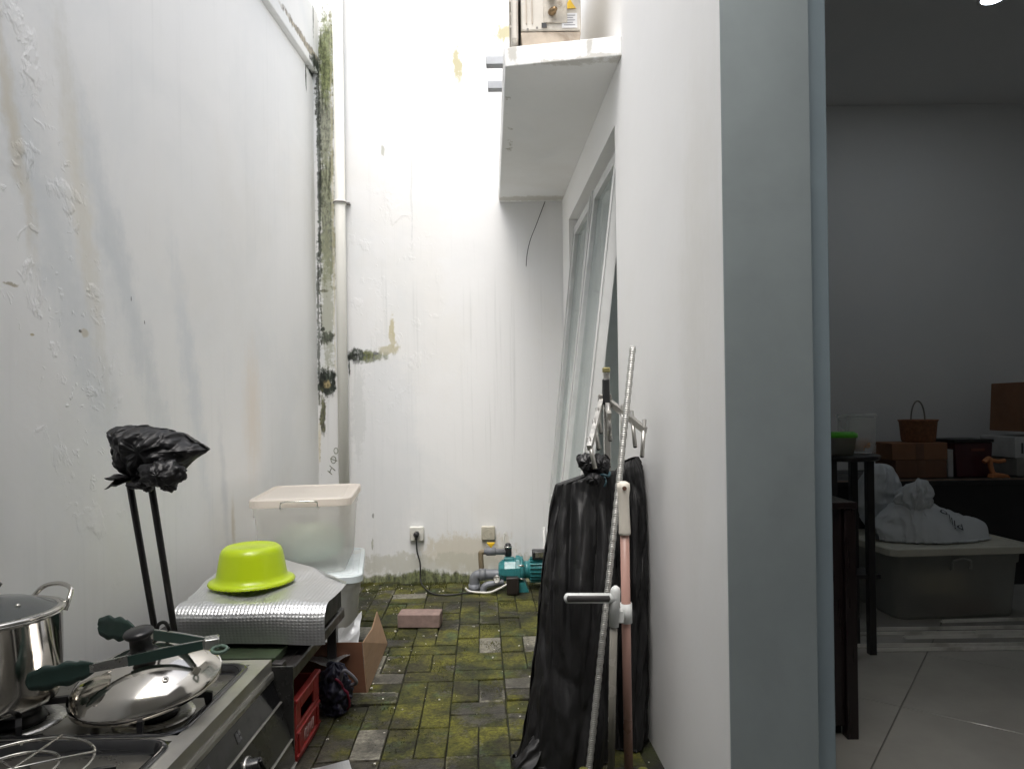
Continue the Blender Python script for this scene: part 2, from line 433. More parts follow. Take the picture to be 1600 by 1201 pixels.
# ---- house wall (right of the yard), with the window opening
WY0, WY1, WZ0, WZ1 = 2.59, 3.88, 0.45, 2.11
rst = [(on_right(1080, 560), (0.3, 0.10, 0.5), (0.70, 0.69, 0.64), 0.35, 0.15), (on_right(1095, 300), (0.3, 0.12, 0.4), (0.72, 0.71, 0.66), 0.35, 0.15)]
M_right = wall_mat('white_house_plaster', (0.84, 0.84, 0.83), rst, streak=0.02, blot=0.06)
b = MB(); T = 0.19
def seg(ya, yb, z0, z1):
    b.hexa([(RW(ya), ya, z0), (RW(ya) + T, ya, z0), (RW(yb) + T, yb, z0), (RW(yb), yb, z0),
            (RW(ya), ya, z1), (RW(ya) + T, ya, z1), (RW(yb) + T, yb, z1), (RW(yb), yb, z1)])
WE = 1.485
ye = 4.185
seg(WE, WY0, -.1, 3.66); seg(WY1, ye, -.1, 3.66)
b2 = b; seg(WY0, WY1, -.1, WZ0); seg(WY0, WY1, WZ1, 3.66)
bmesh.ops.remove_doubles(b.bm, verts=b.bm.verts, dist=1e-5)
# drop the hidden interior faces shared by two blocks
cnt = {}
for f in b.bm.faces:
    cnt.setdefault(tuple(round(c, 3) for c in f.calc_center_median()), []).append(f)
kill = [f for v in cnt.values() if len(v) > 1 for f in v]
bmesh.ops.delete(b.bm, geom=kill, context='FACES')
house = b.build('house_wall', M_right, origin=(RW(WE), WE, 0), label='smooth white house wall carrying the open window and the air conditioner slab', cat='wall')

# ---- slab over the window
M_slab = wall_mat('slab_plaster', (0.83, 0.83, 0.815), [(at(792, 180, 2.9), (0.03, 0.9, 0.012), (0.34, 0.32, 0.25), 0.8, 0.05, 0, .9), ((.2, 2.47, 2.30), (.5, .05, .012), (.5, .48, .42), .6, .04, 0, .8), ((.02, 2.5, 2.36), (.02, .1, .05), (.42, .40, .33), .6, .04, 0, .9), ((.3, 2.5, 2.36), (.012, .1, .06), (.45, .43, .37), .6, .03, 0, .9), ((.15, 4.1, 2.30), (.4, .06, .03), (.5, .47, .4), .6, .06, 0, .6)], streak=0.04, blot=0.1, blotA=(0.66, 0.63, 0.57))
b = MB(); z0, z1 = 2.30, 2.372
b.hexa([(-.006, 2.52, z0), (RW(2.45) + .0, 2.45, z0), (RW(4.18), 4.18, z0), (-.060, 4.18, z0),
        (-.012, 2.52, z1), (RW(2.45), 2.45, z1), (RW(4.18), 4.18, z1), (-.066, 4.18, z1)], bev=0.004)
slab = b.build('concrete_shelf', M_slab, origin=(.2, 3.2, z0), label='white concrete shelf slab jutting from the house wall over the window', cat='slab')

# ---- kitchen / room shell
M_room = wall_mat('room_paint', (0.74, 0.735, 0.72), [], streak=0, blot=0.08)
M_ceil = wall_mat('ceiling_paint', (0.76, 0.755, 0.74), [], streak=0, blot=0.05)
M_tile = simple('cream_floor_tile', (0.40, 0.388, 0.356), 0.12, var=0.08, vs=3, bump=0.0, rv=0.05)
M_grout = simple('tile_grout', (0.25, 0.24, 0.22), 0.8)
ZI = 0.05
b = MB(); b.box((1.6, 4.5, 1.5), (4.3, 0.2, 3.3)); b.build('room_wall', M_room, origin=(1.6, 4.5, 0), label='plain grey-white wall behind the boxes and black desk', cat='wall')
b = MB(); b.box((3.85, 1.1, 1.5), (0.2, 6.6, 3.3)); b.build('room_wall', M_room, origin=(3.85, 1.1, 0), label='plain white wall closing the room beside the desk', cat='wall')
b = MB(); b.box((1.2, -2.3, 1.5), (5.4, 0.2, 3.3)); b.build('room_wall', M_room, origin=(1.2, -2.3, 0), label='plain white kitchen wall facing the rear wall of the yard', cat='wall')
b = MB()
b.prism([(LW(-2.2) + .04, -2.2), (3.75, -2.2), (3.75, 4.4), (RW(4.4) + T + .02, 4.4), (RW(1.485) + T - .02, 1.47), (RW(1.485) + T - .02, 0.35), (LW(0.35) + .04, 0.35)], 2.95, 3.09, axis='z')  # unseen yard-side edge set back to let more sky light in
b.build('ceiling', M_ceil, kind='structure')
b = MB(); b.prism([(LW(-2.2), -2.2), (3.75, -2.2), (3.75, 4.4), (RW(4.4) + T, 4.4), (RW(1.485) + T, 1.43), (LW(1.43), 1.43)], -0.1, ZI - 0.006, axis='z')
flo = b.build('floor', M_grout, kind='structure', origin=(1, 1, 0))
tm = MB(); tm.box((0, 0, 0), (0.596, 0.596, 0.012), bev=0.0012, seg=1); tmesh = None
for i in range(-3, 7):
    for j in range(-4, 8):
        # tile field laid diagonally
        X0, Y0 = 1.87, 2.55; a = R(-38)
        cx = X0 + (i * .6) * math.cos(a) - (j * .6 - .3) * math.sin(a); cy = Y0 + (i * .6) * math.sin(a) + (j * .6 - .3) * math.cos(a)
        if cy < 1.0 or cy > 4.3 or cx < 0.7 or cx > 3.6: continue
        if tmesh is None:
            t0 = tm.build('floor_tile', M_tile, parent=flo); tmesh = t0.data; o = t0
        else:
            o = bpy.data.objects.new('floor_tile', tmesh); COL.objects.link(o); o.parent = flo
            o.location = (0, 0, 0)
        if o is t0:
            for v in o.data.vertices: v.co += wloc(flo)
        o.location = Vector((cx, cy, ZI - 0.004)) - wloc(flo); o.rotation_euler.z = a
M_rev = simple('shaded_blue_grey_reveal', (0.28, 0.325, 0.335), 0.6, var=.08, vs=2.5, bump=.12, bs=14, dirt=(.20, .225, .23), dirt_amt=.45)  # blue-grey paint darkened to carry the shade on the wall end
b = MB(); b.box((RW(WE) + T / 2 + .001, WE - .002, 1.42), (T - .001, .004, 2.80)); b.build('shade_toned_reveal', M_rev, house)
# door frame post at the end of the house wall
M_post = simple('blue_grey_frame', (0.27, 0.34, 0.38), 0.45, var=0.06, vs=4, bump=0.02)
b = MB(); x0 = RW(1.5) + T
b.box((x0 + .027, 1.535, 1.5), (0.050, 0.05, 2.88), bev=0.002)
b.build('door_post', M_post, origin=(x0, 1.535, 0.05), label='blue-grey door frame post at the end of the house wall', cat='door frame')

# ---- ground under the pavers
def ground_mat():
    g = NT('joint_soil'); p = g.pos()
    c = g.mix(g.mr(g.noise(p, 14, 5), 0.4, 0.65), (0.012, 0.011, 0.008), (0.030, 0.036, 0.008))
    g.base(c); g.b.inputs['Roughness'].default_value = 0.95
    g.l(g.bump(g.noise(p, 80, 5), 0.8, 0.008), g.b.inputs['Normal']); return g.m
b = MB(); b.prism([(LW(1.43), 1.43), (RW(1.485) + .1, 1.43), (RW(4.3) + .1, 4.3), (LW(4.3), 4.3)], -0.1, -0.012, axis='z')
M_soil = ground_mat()
pav = b.build('paving', M_soil, kind='structure', origin=(0, 3, -0.012))

def paver_mat():
    g = NT('mossy_paver'); p = g.pos(); oi = g.n('ShaderNodeObjectInfo'); rnd = oi.outputs['Random']
    ob = g.obj()
    stone = g.mix(rnd, (0.026, 0.024, 0.018), (0.058, 0.052, 0.038))
    pale = g.mix(g.noise(p, 40, 4), (0.13, 0.125, 0.095), (0.25, 0.235, 0.19))
    # pale rim where the surface cement shows, on some pavers only
    sx = g.n('ShaderNodeSeparateXYZ'); g.l(ob, sx.inputs[0])
    ax = g.ma('DIVIDE', g.ma('ABSOLUTE', sx.outputs[0]), 0.0955); ay = g.ma('DIVIDE', g.ma('ABSOLUTE', sx.outputs[1]), 0.0465)
    ax2 = g.ma('SUBTRACT', 1.0, g.ma('MULTIPLY', g.ma('SUBTRACT', 1.0, ax), 2.05))
    rim = g.ma('MAXIMUM', ax2, ay)
    rim = g.ma('ADD', rim, g.ma('MULTIPLY', g.ma('SUBTRACT', g.noise(p, 24, 6, 0.7), 0.5), 1.1))
    rim = g.mr(rim, 0.72, 1.0)
    some = g.mr(g.ma('FRACT', g.ma('MULTIPLY', rnd, 13.7)), 0.62, 0.82)
    c = g.mix(g.ma('MULTIPLY', rim, some), stone, pale)
    allp = g.mr(g.ma('FRACT', g.ma('MULTIPLY', rnd, 37.3)), 0.88, 0.90)
    c = g.mix(g.ma('MULTIPLY', allp, 0.8), c, pale)
    # moss
    big = g.noise(p, 2.3, 3, 0.5); med = g.noise(p, 10, 6, 0.65, 0.3); fn = g.noise(p, 90, 4, 0.7)
    sp = g.n('ShaderNodeSeparateXYZ'); g.l(p, sp.inputs[0])
    far = g.mr(sp.outputs[1], 2.0, 3.2, -0.02, 0.12)          # thicker towards the damp rear wall
    side = g.mr(sp.outputs[0], -0.75, -0.45, -0.12, 0.0)
    mf = g.ma('ADD', g.ma('ADD', g.ma('MULTIPLY', big, 0.6), g.ma('MULTIPLY', med, 0.75)), g.ma('ADD', far, side))
    mf = g.ma('ADD', mf, g.ma('MULTIPLY', g.ma('SUBTRACT', rnd, 0.5), 0.26))
    mf = g.ma('ADD', mf, g.ma('MULTIPLY', g.ma('SUBTRACT', fn, 0.5), 0.35))
    mf = g.ma('SUBTRACT', mf, g.ma('MULTIPLY', allp, 0.4))
    m = g.mr(mf, 0.50, 0.70)
    mc = g.mix(g.mr(g.noise(p, 4.2, 6, 0.62, 0.3), 0.38, 0.62), (0.014, 0.019, 0.004), (0.105, 0.102, 0.011))
    mc = g.mix(g.mr(g.noise(p, 120, 3, 0.7), 0.4, 0.75), mc, (0.045, 0.046, 0.007))
    mc = g.mix(g.ma('MULTIPLY', g.mr(g.noise(p, 7.7, 5, 0.6), 0.56, 0.68), 0.7), mc, (0.045, 0.075, 0.035))
    c = g.mix(m, c, mc)
    c = g.mix(g.mr(g.noise(p, 110, 2), 0.72, 0.78), c, (0.25, 0.24, 0.2))
    c = g.mix(g.ma('MULTIPLY', g.mr(g.noise(p, 3.6, 6, 0.62), 0.46, 0.62), 0.75), c, (0.016, 0.014, 0.010))
    gr = g.ma('ADD', g.ma('MULTIPLY', g.noise(p, 75, 5, 0.8), .55), g.ma('MULTIPLY', g.noise(p, 28, 5, 0.75), .45))
    hs_ = g.n('ShaderNodeHueSaturation'); g.l(c, hs_.inputs['Color']); g.l(g.mr(gr, .36, .64, .40, 1.65), hs_.inputs['Value']); c = hs_.outputs[0]
    g.base(c)
    g.l(g.mr(m, 0, 1, 0.5, 0.9), g.b.inputs['Roughness'])
    h = g.ma('ADD', g.ma('MULTIPLY', fn, 0.5), g.ma('ADD', g.ma('MULTIPLY', m, 1.2), g.ma('MULTIPLY', g.noise(p, 220, 3), 0.3)))
    g.l(g.bump(h, 0.7, 0.004), g.b.inputs['Normal'])
    return g.m
M_pav = paver_mat()
def paver_mesh(lx, ly, k):
    m = MB(); rr = random.Random(k)
    m.box((0, 0, -0.03), (lx, ly, 0.06), bev=0.004, seg=2)
    for v in m.bm.verts:
        v.co.x += rr.uniform(-.0016, .0016); v.co.y += rr.uniform(-.0016, .0016); v.co.z += rr.uniform(-.0015, .0015)
    o = m.build('paver', M_pav); me = o.data; bpy.data.objects.remove(o); return me
PV = [paver_mesh(0.1925, 0.0945, k) for k in range(4)]; PH = [paver_mesh(0.0945, 0.0945, 20 + k) for k in range(3)]
rp = random.Random(11)
th = math.atan(0.045)
def put(me, u, v, rot):
    c, s_ = math.cos(th), math.sin(th)
    x = -0.033 + u * c - v * s_; y = 2.386 + u * s_ + v * c
    if not (LW(y) + .05 < x < RW(y) - .02 and 1.5 < y < BW(x) - .04): return
    if y < 1.95: return
    o = bpy.data.objects.new('paver', me); COL.objects.link(o); o.parent = pav
    o.location = Vector((x, y, rp.uniform(-0.006, 0.003))) - wloc(pav)
    o.rotation_euler = (rp.gauss(0, .010), rp.gauss(0, .008), th + rot + rp.gauss(0, .008))
for ci in range(-7, 4):
    u0 = ci * 0.197; v = -0.9 + (0.098 if ci % 2 else 0.0) + 0.5 * 0.0
    v = -0.886 + (0.098 if ci % 2 else 0)
    while v < 2.0:
        q = rp.random()
        if q < 0.52:
            put(rp.choice(PV), u0 + .0493, v + .0985, R(90)); put(rp.choice(PV), u0 + .1478, v + .0985, R(90)); v += 0.197
        elif q < 0.92:
            put(rp.choice(PV), u0 + .0985, v + .0492, 0 if rp.random() < .5 else R(180)); v += 0.0985
        else:
            put(rp.choice(PH), u0 + .0493, v + .0492, 0); put(rp.choice(PH), u0 + .1478, v + .0492, 0); v += 0.0985
# strip of dirty mortar against the walls + moss cushions and grit (uncountable)
M_moss = NT('moss_tuft'); _p = M_moss.pos()
M_moss.base(M_moss.mix(M_moss.mr(M_moss.noise(_p, 12, 4), 0.35, 0.65), (0.028, 0.036, 0.006), (0.10, 0.10, 0.014)))
M_moss.b.inputs['Roughness'].default_value = 0.9; M_moss = M_moss.m
b = MB(); rm = random.Random(3); vs = []; fs = []
def mosspatch(cx, cy, rad, n, hmax=0.007):
    for _ in range(n):
        a = rm.uniform(0, 6.283); r_ = rad * math.sqrt(rm.random()); x = cx + r_ * math.cos(a); y = cy + r_ * math.sin(a) * 0.9
        if not (LW(y) + .02 < x < RW(y) - .01 and 1.97 < y < BW(x) - .005): continue
        if nz((x * 9, y * 9, 0)) < -0.12: continue
        h = rm.uniform(.4, 1) * hmax; wd = rm.uniform(.001, .0022); t = rm.uniform(0, 6.283); k = len(vs)
        z = -0.003
        vs.extend([(x - wd * math.cos(t), y - wd * math.sin(t), z), (x + wd * math.cos(t), y + wd * math.sin(t), z), (x + rm.uniform(-.003, .003), y + rm.uniform(-.003, .003), z + h)])
        fs.append((k, k + 1, k + 2))
for _ in range(150):
    y = 2.1 + 2.1 * rm.random() ** 0.75; x = rm.uniform(-1.1, RW(y)); mosspatch(x, y, rm.uniform(.04, .13), 170)
for _ in range(60):
    x = rm.uniform(-1.15, .3); mosspatch(x, BW(x) - rm.uniform(.01, .10), .07, 120, 0.012)
b._add(vs, fs); b.build('moss', M_moss, kind='stuff', label='short yellow-green moss growing over the pavers', recalc=False)
M_grit = simple('pale_grit', (0.55, 0.53, 0.47), 0.8, var=0.3, vs=200, bump=0)
b = MB()
for k in range(210):
    y = 2.0 + 2.15 * rm.random(); x = rm.uniform(-.95, RW(y) - .02) if k % 3 else rm.uniform(-.9, -.4)
    if k % 9 == 0: x, y = rm.gauss(-.78, .08), rm.gauss(4.05, .06)
    if x < LW(y) + .03 or y > BW(x) - .02: continue
    s_ = rm.choice([.0012, .0015, .002, .002, .003, .004]); q = frame((x, y, s_ * .4), (rm.uniform(-.4, .4), rm.uniform(-.4, .4), 1))
    b.box((0, 0, 0), (s_ * 2, s_ * rm.uniform(1, 2), s_), M=q)
b.build('grit', M_grit, kind='stuff', label='pale crumbs of mortar and grit scattered over the pavers')

# ================================================================== DRAINPIPE
M_pvc = simple('cream_pvc', (0.76, 0.75, 0.69), 0.45, var=0.05, vs=3, dirt=(0.45, 0.44, 0.36), dirt_amt=0.35, stretch=(1, 1, .15))
M_dkmetal = simple('dull_clamp', (0.22, 0.21, 0.19), 0.5, metal=.6)
pt = B(526, 30); pb = B(540, 800); pr = 0.031
pipe = thing('drainpipe', (pb.x, BW(pb.x) - pr - .008, 0), 'cream plastic drainpipe clamped upright to the rear wall', 'pipe')
px_ = pb.x + .002; py_ = BW(px_) - pr - .008
MB().cyl((px_, py_, 0.0), (px_ + .004, py_, 3.66), pr, seg=20).build('pipe_run', M_pvc, pipe)
zc = B(535, 320).z
b = MB(); b.lathe([(pr + .001, -.012), (pr + .006, -.012), (pr + .006, .012), (pr + .001, .012)], 20, Matrix.Translation((px_ + .002, py_, zc)), cap=False)
b.build('pipe_socket', M_pvc, pipe)
b = MB(); b.lathe([(pr + .007, -.004), (pr + .010, -.004), (pr + .010, .004), (pr + .007, .004)], 20, Matrix.Translation((px_ + .002, py_, zc)), cap=False)
b.box((px_ + pr + .016, py_ + .02, zc), (.022, .03, .010)); b.build('clamp', M_dkmetal, pipe)
# mould marks shaped like characters under the mould
M_mark = simple('dark_green_mark', (0.17, 0.18, 0.11), 0.9, var=.4, vs=90)
b = MB()
def wl(pts, r=0.0020):
    b.tube([Vector((q.x, BW(q.x) - .001, q.z)) for q in (B(*p_) for p_ in pts)], r, seg=6)
wl([(515, 727), (524, 735)]); wl([(512, 735), (519, 741)]); wl([(518, 731), (515, 738)])
def ring(cx, cy, rx, ry, n=12): wl([(cx + rx * math.cos(6.283 * k / n), cy + ry * math.sin(6.283 * k / n)) for k in range(n + 1)], .0019)
ring(521, 718, 4, 5.5); wl([(516, 716), (527, 720)]); ring(525, 704, 3.2, 4.5)
q = B(520, 720); b.build('wall_marking', M_mark, origin=(q.x, q.y, q.z), label='dark handwritten marks resembling H 0 0 low on the rear wall', cat='marking')

# hanging wire
M_wire = simple('dark_wire', (0.06, 0.06, 0.06), 0.5)
pts = [B(852, 331), B(838, 352), B(828, 378), B(823, 402), B(822, 426)]
pts = [Vector((p.x, BW(p.x) - .006 - .02 * math.sin(i), p.z)) for i, p in enumerate(pts)]; pts[0] = Vector((pts[0].x, BW(pts[0].x), 2.302))
b = MB(); b.tube(smoothpath(pts, 6), 0.0022, seg=6); b.build('hanging_wire', M_wire, origin=pts[-1], label='thin dark wire hanging in a curve below the shelf slab', cat='wire')

# ================================================================== SOCKETS, PLUG AND CABLE
M_sock = simple('white_socket_plastic', (0.66, 0.65, 0.60), 0.4, var=.06, dirt=(.35, .33, .26), dirt_amt=.5, vs=30)
M_sock2 = simple('yellowed_socket_plastic', (0.50, 0.47, 0.38), 0.45, var=.08, dirt=(.25, .23, .16), dirt_amt=.6, vs=30)
M_black = simple('black_plastic', (0.018, 0.018, 0.019), 0.4, var=.2)
M_hole = simple('socket_recess', (0.20, 0.19, 0.16), 0.5)
def socket(px, py, size, m, label):
    c = B(px, py); y = BW(c.x)
    t = thing('wall_socket', (c.x, y, c.z), label, 'socket')
    MB().box((c.x, y - .012, c.z), (size, .024, size * 1.02), bev=.008).build('cover_plate', m, t)
    b = MB(); Mx = frame((c.x, y - .024, c.z), (0, -1, 0))
    b.lathe([(.0, -.014), (.019, -.014), (.0205, .0), (.024, .0018), (.026, .0)], 24, Mx, cap=False); b.build('socket_well', m, t)
    b = MB(); b.cyl((c.x, y - .013, c.z), (c.x, y - .0105, c.z), .0185, seg=20); b.build('socket_face', M_hole, t)
    b = MB()
    for s_ in (-1, 1): b.cyl((c.x + s_ * .0095, y - .016, c.z), (c.x + s_ * .0095, y - .012, c.z), .003, seg=8)
    b.build('contact_hole', M_black, t)
    return c
c1 = socket(652, 833, .088, M_sock, 'grime-edged white wall socket with a black plug pushed in')
c2 = socket(763, 832, .084, M_sock2, 'yellowed empty wall socket above the pump pipes')
yb = BW(c1.x)
pl = thing('plug_and_cable', (c1.x, yb - .03, c1.z), 'black plug with a cable drooping to the paving', 'plug')
b = MB(); b.lathe([(.0, .034), (.012, .034), (.017, .026), (.0175, .0), (.017, -.006), (0, -.006)], 20, frame((c1.x, yb - .026, c1.z), (0, -1, 0)))
b.box((c1.x, yb - .045, c1.z - .016), (.016, .026, .03), bev=.005); b.build('plug', M_black, pl)
def on_floor(px, py, z=.006): return onz(px, py, z)
pts = [(c1.x, yb - .045, c1.z - .02), (c1.x + .004, yb - .05, c1.z - .10), (c1.x + .022, yb - .05, .12), (c1.x + .028, yb - .07, .015),
       on_floor(672, 925), on_floor(690, 929), on_floor(715, 928), on_floor(728, 926), (on_floor(760, 924))]
b = MB(); b.tube(smoothpath(pts, 8), .0045, seg=8); b.build('cable', M_black, pl)

# ================================================================== WATER PUMP
M_teal = simple('teal_enamel', (0.030, 0.185, 0.195), 0.35, var=.15, dirt=(.03, .07, .07), dirt_amt=.5, vs=14, coat=.2)
M_gpvc = simple('grey_pvc', (0.17, 0.18, 0.20), 0.45, var=.12, dirt=(.12, .12, .08), dirt_amt=.5, vs=12)
M_brn = simple('brown_pipe', (0.20, 0.16, 0.10), 0.5, var=.2)
M_wplas = simple('white_plastic', (0.72, 0.71, 0.67), 0.4, var=.05)
M_yel = simple('yellow_handle', (0.75, 0.48, 0.02), 0.4, var=.08)
M_steel = simple('satin_steel', (0.60, 0.60, 0.58), 0.28, metal=1.0, var=.06, vs=5, bump=.02)
DP = 3.98
def pp(px, py, d=DP): return at(px, py, d)
base0 = onz(815, 925, 0.0)
pump = thing('water_pump', (base0.x, DP, 0), 'teal electric water pump standing on the paving against the rear wall', 'pump')
zc = 0.118
xh0, xh1 = pp(779, 885).x, pp(812, 885).x
xm1 = pp(880, 885).x
b = MB()   # jet pump casing: octagonal tapered body
Mx = frame((xh0, DP, zc), (1, 0, 0), (0, 0, 1)); ln = xh1 - xh0
b.lathe([(0, 0), (.040, 0), (.052, .012), (.066, .035), (.070, ln * .8), (.084, ln * .82), (.084, ln), (.0, ln)], 10, Mx, smooth=False)
b.box((xh0 + ln * .5, DP, zc + .062), (.06, .05, .022), bev=.006); b.build('pump_casing', M_teal, pump)
b = MB(); Mx = frame((xh1, DP, zc), (1, 0, 0), (0, 0, 1))
b.lathe([(0, 0), (.078, 0), (.078, .018), (.05, .024), (.05, .05), (.062, .055), (.062, xm1 - xh1), (0, xm1 - xh1)], 24, Mx); mo = b.build('motor', M_teal, pump)
b = MB()
for k in range(20):
    a = 2 * math.pi * k / 20; rr = .069
    Mf = Matrix.Translation((xh1 + .06 + .07, DP, zc)) @ Matrix.Rotation(a, 4, 'X')
    b.box((0, 0, rr - .004), (.14, .004, .018), M=Mf)
b.build('cooling_fins', M_teal, mo)
b = MB()
for k in (30, 150, 210, 330): b = MB(); b.cyl((xh1 - .012, DP + .076 * math.cos(R(k)), zc + .076 * math.sin(R(k))), (xh1 + .026, DP + .076 * math.cos(R(k)), zc + .076 * math.sin(R(k))), .006, seg=6); b.build('flange_bolt', M_steel, pump)
b = MB(); b.prism([(xh1 - .025, 0.005), (xh1 + .05, 0.005), (xh1 + .03, .06), (xh1 - .0, .06)], DP - .07, DP + .07, axis='y'); b.build('pump_foot', M_teal, pump)
p_ = pp(834, 864); b = MB(); b.box((xh1 + .13, DP - .01, zc + .090), (.115, .09, .045), bev=.006); b.build('terminal_box', M_black, pump)
b = MB(); b.box((xh1 + .12, DP - .056, zc + .095), (.06, .003, .028)); b.build('name_plate', M_steel, pump)
p_ = pp(801, 908, DP - .10); b = MB(); b.box((p_.x, DP - .105, .055), (.07, .05, .095), bev=.006); b.build('pressure_switch', simple('switch_black', (.02, .015, .014), .45), pump)
# gauge
c = pp(777, 904, DP - .07); Mx = frame((c.x, DP - .07, c.z), (-.2, -1, .1))
b = MB(); b.lathe([(0, 0), (.021, 0), (.021, .016), (.017, .018), (.0165, .013)], 24, Mx, cap=False); ga = b.build('gauge_case', M_steel, pump)
b = MB(); b.lathe([(0, .0135), (.0165, .0135)], 24, Mx, cap=False); b.build('gauge_face', M_wplas, ga)
b = MB(); b.box((0, .004, .0142), (.0016, .014, .0008), M=Mx @ Matrix.Rotation(.7, 4, 'Z')); b.build('gauge_needle', M_black, ga)
# suction pipe: thick grey elbow to the paving
r0 = .029
z1 = pp(750, 897).z
b = MB(); xs = pp(741, 900).x
b.tube(smoothpath([(xh0 + .02, DP, z1), (xs + .08, DP, z1), (xs + .035, DP, z1), (xs + .008, DP, z1 - .012), (xs, DP, z1 - .04), (xs, DP, 0.0)], 5), r0, seg=16)
for x_ in (xs + .05,): b.lathe([(r0, -.02), (r0 + .005, -.02), (r0 + .005, .02), (r0, .02)], 16, frame((x_, DP, z1), (1, 0, 0)), cap=False)
b.lathe([(r0, -.02), (r0 + .005, -.02), (r0 + .005, .02), (r0, .02)], 16, frame((xs, DP, z1 - .075), (0, 0, 1)), cap=False)
b.build('suction_pipe', M_gpvc, pump)
b = MB(); b.lathe([(r0 + .001, -.011), (r0 + .003, -.011), (r0 + .003, .011), (r0 + .001, .011)], 16, frame((pp(753, 897).x, DP, z1), (1, 0, 0)), cap=False); b.build('tape_band', M_wplas, pump)
b = MB(); z2 = .045; b.tube(smoothpath([(xh0 + .03, DP - .03, z2 + .01), (xs + .09, DP - .035, z2), (xs + .06, DP - .04, z2 - .012), (xs + .05, DP - .04, .0)], 5), .019, seg=14); b.build('lower_pipe', M_gpvc, pump)
# delivery pipe: up, along, valve
p1, p2, p3 = pp(751, 886), pp(750, 863), pp(790, 861)
b = MB(); b.tube(smoothpath([(p1.x + .005, DP + .03, z1), (p1.x, DP + .03, p2.z - .025), (p1.x + .004, DP + .03, p2.z - .006), (p1.x + .03, DP + .03, p2.z), (p1.x + .06, DP + .03, p2.z)], 5), .0155, seg=14); b.build('delivery_riser', M_brn, pump)
b = MB(); b.cyl((p1.x + .02, DP + .03, p2.z), (p3.x, DP + .03, p2.z - .004), .017, seg=14)
xv = pp(767, 861).x; b.lathe([(.017, -.03), (.024, -.026), (.024, .026), (.017, .03)], 14, frame((xv, DP + .03, p2.z), (1, 0, 0)), cap=False); b.build('delivery_pipe', M_gpvc, pump)
b = MB(); b.cyl((xv, DP + .03, p2.z + .02), (xv, DP + .03, p2.z + .04), .007, seg=10); b.prism([(xv - .026, p2.z + .052), (xv + .024, p2.z + .052), (xv + .012, p2.z + .032), (xv - .012, p2.z + .032)], DP + .022, DP + .038, axis='y', bev=.003); b.build('valve_handle', M_yel, pump)
xc = pp(794, 860).x
b = MB(); b.lathe([(0, -.035), (.021, -.035), (.021, .02), (.017, .024), (.017, .034), (.008, .04), (0, .04)], 18, Matrix.Translation((xc, DP + .03, p2.z + .008))); b.build('pressure_valve', M_black, pump)
b = MB(); b.lathe([(.022, -.004), (.0235, -.004), (.0235, .004), (.022, .004)], 18, Matrix.Translation((xc, DP + .03, p2.z + .026)), cap=False); b.build('valve_collar', M_steel, pump)
xw = pp(787, 845).x; b = MB(); b.tube(smoothpath([(xw, DP + .06, p2.z), (xw, DP + .06, p2.z + .07), (xw + .006, DP + .06, p2.z + .095), (xw + .012, DP + .05, p2.z + .10)], 5), .0065, seg=10); b.build('upstand_hose', M_wplas, pump)
# thin white hose on the paving and grey pump plinth
hp = [onz(727, 918, .03), onz(733, 923, .012), onz(748, 925, .01), onz(765, 925, .012), onz(778, 920, .03), onz(793, 912, .06)]
b = MB(); b.tube(smoothpath(hp, 6), .0055, seg=8); b.build('flexible_hose', M_wplas, origin=hp[0], label='thin white hose curling over the paving in front of the pump', cat='hose')
M_stick = simple('weathered_white_stick', (0.7, 0.7, 0.68), 0.5)
c_ = at(853, 846, 4.0); b = MB(); b.cyl((c_.x, BW(c_.x) - .02, 0.0), (c_.x - .004, BW(c_.x) - .02, at(853, 826, 4.1).z), .007, seg=10)
b.build('upright_pipe', M_stick, origin=(c_.x, BW(c_.x) - .02, 0), label='thin white pipe rising behind the pump motor', cat='pipe')

# ================================================================== BRICK
M_brick = simple('dusty_red_brick', (0.235, 0.165, 0.145), 0.9, var=.15, vs=25, bump=.4, bs=120, dirt=(.15, .11, .09), dirt_amt=.5)
f1, f2 = onz(622, 981), onz(688, 982)
ang = math.atan2(f2.y - f1.y, f2.x - f1.x); c = (f1 + f2) / 2; L_ = (f2 - f1).length * .99
Mx = Matrix.Translation((c.x, c.y + .047, .035)) @ Matrix.Rotation(ang * .5, 4, 'Z')
b = MB(); b.box((0, 0, 0), (L_, .10, .064), M=Mx, bev=.004)
b.build('brick', M_brick, origin=(c.x, c.y + .05, 0.002), label='single dusty red-brown brick lying loose on mossy pavers', cat='brick')

# ================================================================== WINDOW WITH TWO AWNING SASHES
M_alu = simple('white_aluminium', (0.62, 0.63, 0.62), 0.4, var=.05, dirt=(.45, .45, .42), dirt_amt=.3)
gl = NT('window_glass'); gl.base(gl.mix(gl.noise(gl.pos(), 3, 4), (.62, .67, .66), (.70, .73, .72))); gl.b.inputs['Roughness'].default_value = .12
_t = gl.n('ShaderNodeBsdfTransparent'); _t.inputs['Color'].default_value = (.90, .94, .93, 1); _m = gl.n('ShaderNodeMixShader'); _m.inputs[0].default_value = .55
gl.l(gl.b.outputs[0], _m.inputs[1]); gl.l(_t.outputs[0], _m.inputs[2]); gl.l(_m.outputs[0], gl.out.inputs['Surface']); M_glass = gl.m
win = thing('awning_window', (RW(3.2) + .06, 3.2, WZ0), 'white aluminium window with two tall sashes propped open at the bottom', 'window')
FW = 0.055
def wbox(bm, ya, yb, za, zb, off, th_):
    """box in the house wall's plane: off = distance behind the yard face"""
    bm.hexa([(RW(ya) + off, ya, za), (RW(ya) + off + th_, ya, za), (RW(yb) + off + th_, yb, za), (RW(yb) + off, yb, za),
             (RW(ya) + off, ya, zb), (RW(ya) + off + th_, ya, zb), (RW(yb) + off + th_, yb, zb), (RW(yb) + off, yb, zb)], bev=.002)
ym = (WY0 + WY1) / 2
b = MB(); e = .002
